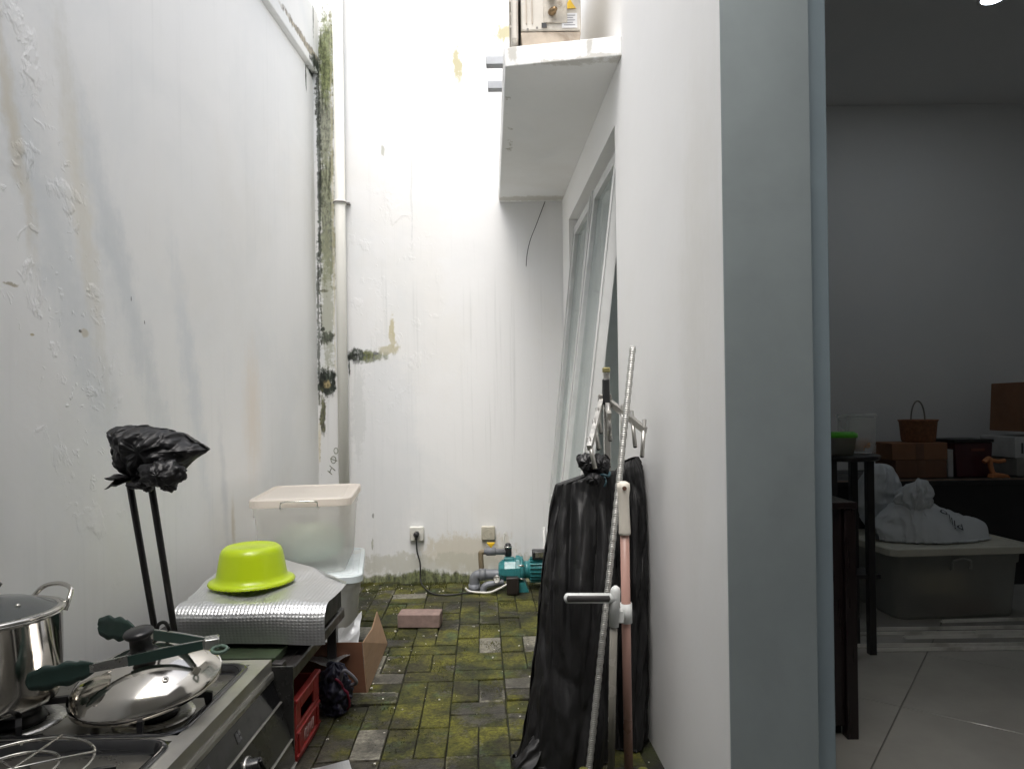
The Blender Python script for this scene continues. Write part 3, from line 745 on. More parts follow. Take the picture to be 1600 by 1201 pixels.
wbox(b, WY0 + e, WY1 - e, WZ1 - FW, WZ1 - e, .065, .08); wbox(b, WY0 + e, WY1 - e, WZ0 + e, WZ0 + FW, .065, .08)
wbox(b, WY0 + e, WY0 + FW, WZ0 + FW, WZ1 - FW, .066, .078); wbox(b, WY1 - FW, WY1 - e, WZ0 + FW, WZ1 - FW, .066, .078); wbox(b, ym - .03, ym + .03, WZ0 + FW, WZ1 - FW, .066, .078)
b.build('window_frame', M_alu, win)
def sash(ya, yb, ang):
    # local frame: hinge line along y at top; w hangs down and swings out (-x)
    za = WZ1 - FW - .006; ln = za - (WZ0 + FW) - .004
    dx, dz = -math.sin(ang), -math.cos(ang)
    def P(y, dwn, out): return (RW(y) + .062 + dx * dwn - out * math.cos(ang), y, za + dz * dwn + out * math.sin(ang))
    def bar(bm, y_a, y_b, d0, d1, o0=0.0, o1=.04):
        bm.hexa([P(y_a, d1, o0), P(y_b, d1, o0), P(y_b, d1, o1), P(y_a, d1, o1), P(y_a, d0, o0), P(y_b, d0, o0), P(y_b, d0, o1), P(y_a, d0, o1)], bev=.0025)
    bm = MB(); s_ = .052
    bar(bm, ya, yb, 0, s_); bar(bm, ya, yb, ln - s_, ln); bar(bm, ya, ya + s_, s_, ln - s_); bar(bm, yb - s_, yb, s_, ln - s_)
    # outer lip
    bar(bm, ya - .006, ya + .012, 0, ln, .0405, .046); bar(bm, yb - .012, yb + .006, 0, ln, .0405, .046)
    so_ = bm.build('sash', M_alu, win)
    bm = MB(); bar(bm, ya + s_ - .004, yb - s_ + .004, s_ - .004, ln - s_ + .004, .016, .021); bm.build('pane', M_glass, so_)
    bm = MB(); a0 = P(yb - .03, ln * .30, 0); a1 = (RW(yb) + .09, yb - .03, za - ln * .30)
    bm.cyl(a0, (a0[0] + .05, a0[1], a0[2] - .02), .004, seg=8); bm.build('stay_arm', M_steel, so_)
    bm = MB(); bar(bm, (ya + yb) / 2 - .04, (ya + yb) / 2 + .04, ln - s_ * .8, ln - s_ * .3, -.018, -.001); bm.build('handle', M_black, so_)
sash(ym + .034, WY1 - FW + .004, R(6.0)); sash(WY0 + FW - .004, ym - .034, R(7.0))
M_cur = simple('added_pale_curtain', (.62, .66, .67), .8, var=.06, vs=5, bump=.1, bs=60)  # curtain added so the gap beside the sash looks pale
def curt(u, v):
    y = WY0 - .06 + u * (WY1 - WY0 + .12); return (RW(y) + T + .045 + .018 * math.sin(u * 58 + 1.5 * math.sin(u * 9)) + .006 * nz((u * 8, v * 2, 0)), y, .30 + v * 1.95)
b = MB(); b.grid(150, 16, curt); b.build('curtain', M_cur, origin=(RW(3.2) + T + .04, 3.2, .3), label='added pale grey curtain brightening the gap behind the open window', cat='curtain', recalc=False)

# ================================================================== AIR CONDITIONER ON THE SLAB
M_acw = simple('weathered_beige_casing', (0.60, 0.565, 0.50), 0.5, var=.07, dirt=(.36, .30, .22), dirt_amt=.5, vs=7)
M_acd = simple('rusted_beige_base', (0.46, 0.39, 0.31), 0.6, var=.15, dirt=(.20, .14, .09), dirt_amt=.6, vs=12)
ax0, ax1, ay0, ay1, az0, az1 = 0.036, 0.283, 2.60, 3.40, 2.405, 2.96
ac = thing('air_conditioner', ((ax0 + ax1) / 2, 3.0, 2.372), 'weathered beige air conditioner outdoor unit standing on the white shelf slab', 'air conditioner')
b = MB(); b.box(((ax0 + ax1) / 2 + .01, (ay0 + ay1) / 2, (az0 + az1) / 2 + .035), (ax1 - ax0 - .02, ay1 - ay0, az1 - az0 - .07), bev=.006); b.build('casing', M_acw, ac)
b = MB(); b.prism([(ax0 + .025, az0 + .0), (ax1 - .012, az0), (ax1, az0 + .066), (ax0 + .018, az0 + .066)], ay0 + .002, ay1 - .002, axis='y', bev=.004); b.build('base_pan', M_acd, ac)
b = MB(); b.box((ax0 - .004, (ay0 + ay1) / 2, (az0 + az1) / 2 + .02), (.026, ay1 - ay0 + .008, az1 - az0 - .03), bev=.008)
for k in range(7): b.box((ax0 - .020, ay0 + .3, az0 + .12 + k * .05), (.006, .48, .008))
b.build('front_grille', M_acw, ac)
b = MB(); b.box((ax0 + .062, ay0 - .002, (az0 + az1) / 2 + .04), (.003, .006, az1 - az0 - .11)); b.box((ax0 + .040, ay0 - .002, (az0 + az1) / 2 + .04), (.003, .006, az1 - az0 - .11)); b.build('panel_seams', M_acd, ac)
b = MB(); b.box((ax0 + .150, ay0 - .004, az0 + .22), (.09, .006, .25), bev=.003); b.build('service_recess', simple('recess_plate', (.52, .48, .41), .5, dirt=(.2, .15, .1), dirt_amt=.8, vs=25), ac)
M_brass = simple('tarnished_brass', (.22, .15, .08), .45, metal=.7, var=.4, vs=40)
for zz, xx in ((az0 + .135, ax0 + .135), (az0 + .20, ax0 + .13)):
    b = MB(); b.lathe([(0, 0), (.014, 0), (.014, .02), (.009, .024), (.009, .042), (0, .042)], 12, frame((xx, ay0 - .006, zz), (.3, -1, -.25))); b.build('service_valve', M_brass, ac)
b = MB(); b.tube(smoothpath([(ax0 + .13, ay0 - .04, az0 + .20), (ax0 + .15, ay0 - .055, az0 + .175), (ax0 + .19, ay0 - .05, az0 + .195), (ax0 + .23, ay0 - .03, az0 + .23), (ax0 + .24, ay0 - .01, az0 + .29)], 6), .013, seg=10); b.build('insulated_pipe', simple('insulation_wrap', (.58, .52, .40), .8, var=.15, vs=40, bump=.3), ac)
b = MB(); b.box((ax0 + .107, ay0 - .008, az0 + .085), (.020, .003, .018)); b.build('drain_hole', M_black, ac)
b = MB(); b.box((ax0 + .203, ay0 - .0025, az0 + .105), (.058, .002, .055)); b.build('data_label', simple('label_white', (.70, .70, .70), .5), ac)
b = MB(); b.prism([(ax0 + .182, az0 + .150), (ax0 + .228, az0 + .150), (ax0 + .205, az0 + .185)], ay0 - .0045, ay0 - .002, axis='y'); b.build('warning_sticker', M_yel, ac)
b = MB()
for k in range(5): b.box((ax0 + .203 - .004 * (k % 2), ay0 - .004, az0 + .088 + k * .009), (.042 - .008 * (k % 2), .0012, .0022))
b.build('label_print', simple('print_grey', (.25, .25, .27), .6), ac)
b = MB(); b.cyl((ax0 + .045, ay0 - .003, az0 + .075), (ax0 + .045, ay0 + .001, az0 + .075), .004, seg=8); b.build('screw', M_dkmetal, ac); b = MB(); b.cyl((ax0 + .08, ay0 - .003, az0 + .08), (ax0 + .08, ay0 + .001, az0 + .08), .004, seg=8); b.build('screw', M_dkmetal, ac)
M_galv = simple('galvanised_steel', (0.36, 0.37, 0.38), 0.4, metal=.7, var=.12)
for yy in (2.66, 2.86):
    b = MB(); b.box((.105, yy, 2.372 + .0165), (.37, .035, .033), bev=.002); b.build('mounting_foot', M_galv, ac)
# grey downpipe behind the unit on the house wall
M_gp = simple('grey_downpipe', (0.27, 0.27, 0.30), 0.35, var=.05)
xg = RW(3.75) - .047; b = MB(); b.cyl((xg, 3.62, 2.372), (xg, 3.62, 3.66), .042, seg=20)
b.lathe([(.042, -.03), (.048, -.03), (.048, .03), (.042, .03)], 20, Matrix.Translation((xg, 3.62, 2.41)), cap=False)
b.build('downpipe', M_gp, origin=(xg, 3.62, 2.372), label='fat grey downpipe rising from the shelf slab beside the air conditioner', cat='pipe')

# ================================================================== GAS COOKER
M_ss = NT('brushed_stainless'); _o = M_ss.obj(); _q = M_ss.vm('MULTIPLY', _o, (3, 60, 3))
M_ss.base(M_ss.mix(M_ss.noise(_o, 6, 4), (.52, .51, .49), (.62, .61, .58))); M_ss.b.inputs['Metallic'].default_value = 1.0
M_ss.l(M_ss.mr(M_ss.noise(_q, 5, 3), .3, .7, .24, .42), M_ss.b.inputs['Roughness']); M_ss.l(M_ss.bump(M_ss.noise(_q, 20, 2), .06, .001), M_ss.b.inputs['Normal']); M_ss = M_ss.m
M_trim = simple('matt_aluminium_trim', (0.43, 0.42, 0.39), 0.42, metal=.85, var=.06, vs=9, dirt=(.3, .28, .24), dirt_amt=.3)
M_tray = simple('greasy_steel_tray', (0.25, 0.24, 0.215), 0.33, metal=.9, var=.15, vs=7, dirt=(.16, .14, .10), dirt_amt=.55)
M_gblk = simple('black_glass', (0.010, 0.010, 0.011), 0.12, var=.2, bump=0, coat=.3)
M_iron = simple('black_cast_iron', (0.012, 0.012, 0.013), 0.5, var=.3, bump=.15, bs=150)
M_rub = simple('black_rubber', (0.014, 0.014, 0.015), 0.6, var=.2)
CX, ZT = -0.662, 0.38      # front top edge x and worktop height
CY0, CY1 = 0.98, 1.865
CXB = CX - 0.585
ck = thing('gas_cooker', ((CX + CXB) / 2, (CY0 + CY1) / 2, ZI), 'stainless and black glass gas cooker with a slanted knob panel', 'cooker')
b = MB(); b.box(((CX + CXB) / 2 - .01, (CY0 + CY1) / 2, (ZI + .02 + ZT - .03) / 2), (CX - CXB - .06, CY1 - CY0 - .01, ZT - .03 - ZI - .02)); b.build('body', M_gblk, ck)
for xx in (CXB + .06, CX - .1):
    for yy in (CY0 + .06, CY1 - .06):
        m = MB(); z_b = ZI if yy < 1.4 else -.012
        m.cyl((xx, yy, z_b), (xx, yy, ZI + .03), .018, seg=12); m.build('foot', M_rub, ck)
# worktop frame around two recessed trays
fr = .042; gap = .012
ta0, ta1 = CY0 + fr, (CY0 + CY1) / 2 - gap; tb0, tb1 = (CY0 + CY1) / 2 + gap, CY1 - .035
tx0, tx1 = CXB + .05, CX - .045
b = MB()
zt0 = ZT - .03
for (xa_, xb_, ya_, yb_) in ((CXB, tx0, CY0, CY1), (tx1, CX, CY0, CY1), (tx0, tx1, CY0, ta0), (tx0, tx1, ta1, tb0), (tx0, tx1, tb1, CY1)):
    b.box(((xa_ + xb_) / 2, (ya_ + yb_) / 2, (zt0 + ZT) / 2), (xb_ - xa_, yb_ - ya_, ZT - zt0))
bmesh.ops.remove_doubles(b.bm, verts=b.bm.verts, dist=1e-5)
b.build('worktop', M_trim, ck)
def rrect(x0_, x1_, y0_, y1_, r, n=5):
    out = []
    for (cx, cy, a0) in ((x1_ - r, y1_ - r, 0), (x0_ + r, y1_ - r, 90), (x0_ + r, y0_ + r, 180), (x1_ - r, y0_ + r, 270)):
        for k in range(n + 1):
            a = R(a0 + 90 * k / n); out.append((cx + r * math.cos(a), cy + r * math.sin(a)))
    return out
for (ya_, yb_) in ((ta0, ta1), (tb0, tb1)):
    b = MB(); rings = []
    for (ins, z, r) in ((-.008, ZT + .0015, .05), (-.004, ZT + .004, .048), (.006, ZT + .003, .042), (.012, ZT - .016, .038), (.016, ZT - .020, .036)):
        rings.append([(x, y, z) for x, y in rrect(tx0 + ins, tx1 - ins, ya_ + ins, yb_ - ins, r)])
    n = len(rings[0]); V = [p for q in rings for p in q]
    Fc = [(i * n + k, i * n + (k + 1) % n, (i + 1) * n + (k + 1) % n, (i + 1) * n + k) for i in range(len(rings) - 1) for k in range(n)] + [tuple((len(rings) - 1) * n + k for k in range(n))]
    b._add(V[:], Fc); bw = b
    # black enamel rim = first rings, tray floor = last face; separate objects
    tr = b.build('burner_tray', M_tray, ck)
    tr.data.materials.append(M_gblk)
    for i, pgn in enumerate(tr.data.polygons):
        if len(pgn.vertices) == 4: pgn.material_index = 1; pgn.use_smooth = True
def burner(cx, cy, r):
    b = MB(); z = ZT - .019
    b.lathe([(r * 1.75, 0), (r * 1.7, .004), (r * 1.45, .006), (r * 1.1, .002)], 32, Matrix.Translation((cx, cy, z)), cap=False); d_ = b.build('drip_ring', M_ss, ck)
    b = MB(); b.lathe([(r, 0), (r * 1.02, .012), (r * .95, .014), (r * .93, .020), (r * .7, .023), (r * .62, .019), (0, .019)], 32, Matrix.Translation((cx, cy, z))); b.build('burner_cap', M_iron, ck)
burner(-1.12, 1.55, .052); burner(-.83, 1.575, .05); burner(-1.085, 1.19, .045); burner(-.83, 1.19, .05)
# pan supports: four cast iron arms round each burner, flat bar frame between
def support(cx, cy, rin, rout, angs):
    b = MB(); zs = ZT + .026
    for a in angs:
        a = R(a); d = Vector((math.cos(a), math.sin(a), 0)); p0 = Vector((cx, cy, 0)) + d * rin; p1 = Vector((cx, cy, 0)) + d * rout
        n_ = Vector((-d.y, d.x, 0)) * .0055
        prof = [(p0, zs - .012), (p0, zs), (p0.lerp(p1, .7), zs), (p1, zs - .006), (p1, ZT - .018), (p0.lerp(p1, .85), ZT - .018), (p0.lerp(p1, .8), zs - .016)]
        k = len(prof); V = [(p.x + n_.x, p.y + n_.y, z) for p, z in prof] + [(p.x - n_.x, p.y - n_.y, z) for p, z in prof]
        b._add(V, [tuple(range(k)), tuple(range(2 * k - 1, k - 1, -1))] + [(i, i + k, (i + 1) % k + k, (i + 1) % k) for i in range(k)])
    b.build('pan_support', M_iron, ck)
support(-1.12, 1.55, .035, .135, (20, 100, 200, 305)); support(-.83, 1.575, .035, .125, (15, 105, 195, 285))
support(-1.085, 1.19, .03, .12, (45, 135, 225, 315)); support(-.83, 1.19, .03, .12, (45, 135, 225, 315))
# slanted front: trim strip, dark glass bands, bright lines
prof = [(CX - .03, ZT - .032), (CX + .0035, ZT - .004), (CX + .004, ZT - .018), (CX + .002, ZT - .032)]
fz = [(CX + .003, .350), (CX + .010, .318), (CX + .026, .262), (CX + .050, .170), (CX + .058, .105), (CX + .058, ZI + .03)]
names = ['upper_glass_band', 'icon_panel', 'knob_panel', 'lower_panel', 'oven_door']
b = MB(); b.prism([(CX - .02, ZT - .031), (CX - .02, ZT - .052), (CX + .006, ZT - .052), (CX + .007, ZT - .040), (CX + .004, ZT - .031)], CY0 + .002, CY1 - .002, axis='y'); b.build('front_trim', M_trim, ck)
M_panel = simple('black_enamel_panel', (0.020, 0.020, 0.019), 0.28, var=.25, vs=6, bump=.02, dirt=(.05, .045, .03), dirt_amt=.5)
seq = [((CX + .004, .326), (CX + .024, .268), 'icon_panel', M_gblk), ((CX + .0255, .263), (CX + .052, .168), 'knob_panel', M_panel), ((CX + .0535, .162), (CX + .062, .105), 'lower_panel', M_gblk), ((CX + .062, .100), (CX + .062, ZI + .025), 'oven_door', M_gblk)]
for (a_, b_, nm, mm) in seq:
    m = MB(); m.prism([a_, b_, (CX - .03, b_[1]), (CX - .03, a_[1])], CY0 + .003, CY1 - .003, axis='y', bev=.0015); m.build(nm, mm, ck)
for (x_, z_) in ((CX + .0255, .2655), (CX + .0535, .165), (CX + .0635, .1025)):
    m = MB(); m.box((x_ - .008, (CY0 + CY1) / 2, z_), (.022, CY1 - CY0 - .004, .0032), bev=.0008, seg=1); m.build('bright_strip', M_trim, ck)
m = MB(); m.box((CX + .02, CY1 + .003, .21), (.075, .005, .30)); m.build('side_cheek', M_panel, ck)
nv = Vector((.095, 0, .026)).normalized()
M_knob = simple('black_knob', (.016, .016, .017), .3, var=.2)
for k, yy in enumerate((1.60, 1.44, 1.28, 1.12)):
    c = Vector((CX + .036, yy, .222)); Mx = frame(c, nv)
    b = MB(); b.lathe([(0, 0), (.025, 0), (.025, .006), (.021, .009), (.019, .030), (.017, .033), (0, .033)], 24, Mx); kn = b.build('knob', M_knob, ck)
    b = MB(); b.box((0, 0, .034), (.010, .036, .012), M=Mx @ Matrix.Rotation(.5, 4, 'Z'), bev=.002); b.build('knob_grip', M_knob, kn)
    b = MB(); b.lathe([(.0255, 0), (.028, 0), (.028, .004), (.0255, .006)], 24, Mx, cap=False); b.build('knob_ring', M_ss, kn)
M_icon = simple('grey_icon_print', (.16, .16, .17), .5)
for yy in (1.60, 1.44, 1.28, 1.12):
    c = Vector((CX + .0145, yy, .297)); Mx = frame(c, Vector((.058, 0, .020)), (0, 1, 0)); b = MB()
    b.box((0, 0, .0006), (.026, .026, .0008), M=Mx); ic = b.build('icon_plate', simple('icon_dark', (.055, .055, .06), .3), ck)
    b = MB()
    for i in (-1, 1):
        for j in (-1, 1): b.lathe([(.0022, .0013), (.0042, .0013)], 10, Mx @ Matrix.Translation((i * .006, j * .006, 0)), cap=False)
    b.lathe([(0, .0015), (.0042, .0015)], 10, Mx @ Matrix.Translation((.006, -.006, 0)), cap=False); b.build('icon_print', M_icon, ic)

# ---- stock pot with glass lid
M_pot = simple('polished_stainless', (0.62, 0.60, 0.56), 0.13, metal=1.0, var=.08, vs=5, rv=.05, bump=.03, bs=6, bd=.004)
PC = Vector((-1.172, 1.535, ZT + .027)); pr_, ph = .137, .200
pot = thing('stock_pot', PC, 'deep polished stainless pot on the cooker with a glass lid', 'pot')
b = MB(); b.lathe([(0, 0), (pr_ - .03, 0), (pr_ - .010, .006), (pr_ - .002, .022), (pr_, .05), (pr_, ph - .008), (pr_ + .006, ph), (pr_ + .004, ph + .002), (pr_ - .003, ph - .006), (pr_ - .003, .04), (0, .006)], 64, Matrix.Translation(PC)); b.build('pot_body', M_pot, pot)
gl2 = NT('lid_glass'); gl2.base((.20, .215, .215)); gl2.b.inputs['Roughness'].default_value = .08; gl2.b.inputs['Transmission Weight'].default_value = .55; gl2.b.inputs['IOR'].default_value = 1.3
gl2.l(gl2.mr(gl2.noise(gl2.obj(), 9, 4), .3, .7, .05, .22), gl2.b.inputs['Roughness']); M_lidg = gl2.m
lidT = Matrix.Translation(PC + Vector((0, 0, ph)))
b = MB(); b.lathe([(pr_ - .008, .006), (pr_ - .03, .014), (pr_ * .55, .027), (.02, .034), (0, .034)], 48, lidT, cap=False); gd = b.build('glass_lid', M_lidg, pot)
b = MB(); b.lathe([(pr_ - .010, .002), (pr_ + .005, .003), (pr_ + .006, .006), (pr_ - .008, .010), (pr_ - .012, .006)], 64, lidT, cap=False); b.build('lid_rim', M_pot, gd)
b = MB(); b.lathe([(0, .034), (.02, .034), (.012, .045), (.02, .06), (.024, .066), (.018, .072), (0, .074)], 24, lidT); b.build('lid_knob', M_black, gd)
b = MB(); b.lathe([(0, .024), (.006, .0225), (.006, .027), (.003, .030), (0, .030)], 12, lidT @ Matrix.Translation((.077, -.02, 0))); b.build('steam_vent', M_pot, gd)
for a in (R(74), R(254)):
    d = Vector((math.cos(a), math.sin(a), 0)); s_ = Vector((-d.y, d.x, 0)); c = PC + Vector((0, 0, ph - .025)) + d * (pr_ - .001)
    c.z = PC.z + ph - .014; Z = Vector((0, 0, 1))
    pts = [c + s_ * .058 - Z * .01, c + s_ * .056 + d * .012 + Z * .012, c + s_ * .042 + d * .030 + Z * .034, c + d * .036 + Z * .042, c - s_ * .042 + d * .030 + Z * .034, c - s_ * .056 + d * .012 + Z * .012, c - s_ * .058 - Z * .01]
    b = MB(); b.tube(smoothpath(pts, 6), .0055, seg=10); b.build('handle', M_pot, pot)

# ---- stainless dome lid
M_lid = simple('mirror_stainless', (0.66, 0.63, 0.58), 0.10, metal=1.0, var=.08, vs=4, rv=.05, bump=.04, bs=5, bd=.004)
LC = onz(230, 1062, ZT + .05); lt = Matrix.Translation((LC.x, LC.y, ZT + .050)) @ Matrix.Rotation(R(-4), 4, 'Y') @ Matrix.Rotation(R(9), 4, 'X')
lid = thing('dome_lid', (LC.x, LC.y, ZT + .027), 'shiny stainless dome lid with a black knob resting on the burner', 'pan lid')
rl = .160
b = MB(); b.lathe([(rl - .002, -.012), (rl + .001, -.012), (rl + .001, .002), (rl - .004, .006), (rl * .93, .018), (rl * .80, .034), (rl * .6, .050), (rl * .38, .061), (rl * .18, .066), (0, .0665)], 64, lt, cap=False); b.build('lid_dome', M_lid, lid, solid=.0012)
b = MB(); b.lathe([(0, .066), (.034, .066), (.036, .070), (.030, .074), (.024, .078), (.022, .105), (.030, .112), (.033, .118), (.030, .124), (0, .126)], 32, lt); b.build('lid_knob', M_black, lid)
b = MB(); b.lathe([(0.004, 0), (.0065, 0), (.0065, .003), (.004, .003)], 14, lt @ frame((rl * .55, -rl * .50, .040), (.5, -.45, .85)), cap=False); b.build('steam_vent', M_pot, lid)

# ---- tongs
M_sil = simple('dark_green_silicone', (0.022, 0.050, 0.042), 0.5, var=.12)
M_tst = simple('tongs_steel', (0.50, 0.50, 0.48), 0.3, metal=1.0, var=.06)
pv = at(331, 1003, 1.60); e1 = at(140, 1044, 1.50); e2 = at(206, 985, 1.70)
tg = thing('kitchen_tongs', (pv.x, pv.y, pv.z), 'open steel tongs with dark green silicone heads lying over the dome lid', 'tongs')
def tarm(p, q, nm):
    b = MB(); d = (q - p).normalized(); up = Vector((0, 0, 1)); up = (up - d * up.dot(d)).normalized(); sd = d.cross(up)
    n = 10; V = []; Fc = []
    for i in range(n + 1):
        t = i / n; c = p.lerp(q, t); hw = .0085 + .0035 * math.sin(t * 3.1); tk = .003
        bowv = sd * (.0)
        for (a_, b_) in ((hw, tk), (hw, -tk), (-hw, -tk), (-hw, tk)): V.append(c + up * a_ + sd * b_ + bowv)
    for i in range(n):
        for k in range(4): Fc.append((i * 4 + k, i * 4 + (k + 1) % 4, i * 4 + 4 + (k + 1) % 4, i * 4 + 4 + k))
    Fc += [(0, 1, 2, 3), (n * 4, n * 4 + 1, n * 4 + 2, n * 4 + 3)]
    b._add(V, Fc); ar = b.build('arm', M_tst, tg)
    # silicone grip sleeve over part of the arm
    b = MB(); V = []; Fc = []
    for i in range(n + 1):
        t = .08 + .62 * i / n; c = p.lerp(q, t); hw = .0092 + .0035 * math.sin(t * 3.1) + .0015; tk = .0048
        for (a_, b_) in ((hw, tk), (hw, -tk), (-hw, -tk), (-hw, tk)): V.append(c + up * a_ * .82 - up * .0012 + sd * b_)
    for i in range(n):
        for k in range(4): Fc.append((i * 4 + k, i * 4 + (k + 1) % 4, i * 4 + 4 + (k + 1) % 4, i * 4 + 4 + k))
    Fc += [(0, 1, 2, 3), (n * 4, n * 4 + 1, n * 4 + 2, n * 4 + 3)]
    b._add(V, Fc); b.build('grip_sleeve', M_sil, ar)
    return d, up, sd
def thead(q, d, up, sd, ln, hw):
    # scalloped flat cup
    b = MB(); n = 26; V = []; Fc = []
    for i in range(n + 1):
        t = i / n; wd = hw * (math.sin(min(1, t * 2.2 + .28) * math.pi / 2)) * (1 - .0 * t); wd *= math.sqrt(max(0, 1 - max(0, (t - .82) / .18) ** 2)) * .98 + .02
        wd += .0028 * math.sin(t * 6.283 * 3.2) * (1 if t > .2 else 0)
        c = q + d * (ln * t)
        for (a_, b_) in ((1, .003), (.5, .0075), (-.5, .0075), (-1, .003), (-1, -.003), (-.5, -.001), (.5, -.001), (1, -.003)): V.append(c + up * (a_ * wd) + sd * b_)
    for i in range(n):
        for k in range(8): Fc.append((i * 8 + k, i * 8 + (k + 1) % 8, i * 8 + 8 + (k + 1) % 8, i * 8 + 8 + k))
    Fc += [tuple(range(8)), tuple(n * 8 + k for k in range(8))]
    b._add(V, Fc, None, True); b.build('silicone_head', M_sil, tg)
a1 = tarm(pv, e1, 'a'); thead(e1 - a1[0] * .008, *a1, .125, .024)
a2 = tarm(pv, e2, 'b'); thead(e2 - a2[0] * .006, *a2, .125, .028)
b = MB(); b.box((0, 0, 0), (.032, .036, .024), M=frame(pv, (0, 0, 1), (e1 - pv).normalized()), bev=.003); b.build('hinge_cap', M_tst, tg)
b = MB(); c = at(343, 1014, 1.58); b.tube([c + Vector((.017 * math.cos(k * .3927), .013 * math.sin(k * .3927) * .9, .004 * math.sin(k * .3927))) for k in range(16)], .0042, seg=8, closed=True); b.build('hanging_loop', simple('sage_silicone', (.08, .13, .10), .5), tg)

# ---- wire rack
M_chr = simple('worn_chrome_wire', (0.55, 0.54, 0.50), 0.25, metal=1.0, var=.12)
RC = Vector((-.905, 1.235, ZT + .027)); wr = thing('wire_rack', RC, 'round chrome wire rack of two rings on the near burner', 'rack')
for rr, dz, ex in ((.125, .004, 1.0), (.070, .004, 1.0)):
    b = MB(); b.tube([RC + Vector((rr * math.cos(k * .1309), rr * math.sin(k * .1309), dz + .003)) for k in range(48)], .0028, seg=8, closed=True); b.build('ring', M_chr, wr)
for k in range(3):
    a = R(28 + 60 * k); d = Vector((math.cos(a), math.sin(a), 0)); b = MB()
    b.tube([RC - d * .128 + Vector((0, 0, .011)), RC + d * .128 + Vector((0, 0, .011))], .0022, seg=8); b.build('spoke', M_chr, wr)
for k in range(3):
    a = R(0 + 120 * k); d = Vector((math.cos(a), math.sin(a), 0)); b = MB()
    b.tube([RC + d * .126 + Vector((0, 0, .006)), RC + d * .128 + Vector((0, 0, -.0))], .0022, seg=8); b.build('foot', M_chr, wr)

# ================================================================== LOW TABLE WITH FOIL, BOWL
M_blkwood = simple('black_painted_wood', (0.022, 0.020, 0.019), 0.4, var=.25, vs=9, bump=.05)
M_greybar = simple('grey_brown_bar', (0.16, 0.14, 0.13), 0.5, var=.12)
tx_0, tx_1, ty0, ty1 = -1.235, -.648, 2.0, 2.62
tb = thing('low_table', ((tx_0 + tx_1) / 2, (ty0 + ty1) / 2, 0), 'low black table beside the cooker carrying the foil sheet', 'table')
b = MB(); b.box(((tx_0 + tx_1) / 2, (ty0 + ty1) / 2, .295), (tx_1 - tx_0 - .05, ty1 - ty0 - .05, .012)); b.build('table_top', M_blkwood, tb)
b = MB(); b.box((tx_1 - .018, (ty0 + ty1) / 2, .285), (.036, ty1 - ty0, .040), bev=.006); b.build('rail', M_blkwood, tb)
b = MB(); b.box((tx_0 + .018, (ty0 + ty1) / 2, .285), (.036, ty1 - ty0, .040), bev=.006); b.build('rail', M_blkwood, tb)
for yy in (ty0 + .02, ty1 - .02):
    b = MB(); b.box(((tx_0 + tx_1) / 2, yy, .286), (tx_1 - tx_0 - .074, .034, .036), bev=.005); b.build('cross_rail', M_blkwood, tb)
for xx in (tx_0 + .03, tx_1 - .035):
    for yy in (ty0 - .018, ty1 - .05):
        b = MB(); b.box((xx, yy, .16), (.034, .034, .32 + .024), bev=.003); b.build('leg', M_blkwood, tb)
# goods hidden under the foil
b = MB(); b.box((-.850, 2.37, .368), (.40, .42, .105), bev=.006)
b.build('black_case', simple('matt_black_case', (.012, .012, .012), .55, var=.2), origin=(-.825, 2.36, .305), label='black case lying under the foil sheet on the low table', cat='case')
b = MB(); b.box((-.86, 2.085, .3145), (.30, .11, .024), bev=.002)
b.build('green_box', simple('green_printed_card', (.026, .042, .018), .6, var=.4, vs=6, dirt=(.14, .09, .04), dirt_amt=.9), origin=(-.86, 2.085, .302), label='flat green and brown card box under the foil edge', cat='box')

def foil_mat(name, bub=True):
    g = NT(name); p = g.uv(); o_ = g.pos()
    g.base(g.mix(g.noise(o_, 12, 4), (.58, .59, .60), (.74, .75, .76))); g.b.inputs['Metallic'].default_value = .88
    g.l(g.mr(g.noise(o_, 30, 4), .3, .7, .34, .46), g.b.inputs['Roughness'])
    v = g.n('ShaderNodeTexVoronoi', feature='F1'); g.l(p, v.inputs['Vector']); v.inputs['Scale'].default_value = 88.0; v.inputs['Randomness'].default_value = 0.12
    h = g.ma('SUBTRACT', 1.0, g.ma('MULTIPLY', v.outputs['Distance'], 1.7, clamp=True))
    n1 = g.bump(g.noise(o_, 9, 2, .5), .2, .006)
    g.l(g.bump(h, 0.5 if bub else .2, .0025, n1), g.b.inputs['Normal']); return g.m
M_foil = foil_mat('bubble_foil'); M_foil2 = foil_mat('flat_foil', False)
# foil sheet: outline of the flat top given as (x,y); front edge rolls down
zt = .437
def foil(u, v):
    # u across (left..right), v from front drape (0) to back (1)
    xf = -1.040 + u * .462
    arc = v * .80
    if arc < .105:           # hanging front
        t = arc / .105; y = 2.100 - .012 * math.sin(t * 1.6); z = zt - .095 + .085 * t
        y += .010 * (1 - t) * math.sin(u * 5)
    elif arc < .155:
        t = (arc - .105) / .05; a = t * math.pi / 2; y = 2.090 + .040 * (1 - math.cos(a)) + .012 * t; z = zt - .010 + .034 * math.sin(a)
    else:
        t = (arc - .155) / .645; y = 2.142 + t * .66; z = zt + .024 - .004 * math.sin(t * 7) + .010 * nz((u * 3, t * 4, 0.3))
        # back edge runs diagonally: right side ends early, middle goes to the wall
        lim = 2.36 + (1 - u) * .62 if u > .35 else 2.76
        y = min(y, lim + .0) if y > lim else y
        xf += (-.10 * t * (1 - u)) if y > 2.2 else 0
        z += .02 * max(0, t - .7) * (1 - u)
    x = max(xf, LW(y) + .012)
    z += .004 * nz((x * 9, y * 9, 1.7))
    return (x, y, z)
b = MB(); b.grid(60, 90, foil, uv=lambda u, v: (u * .462, v * .80))
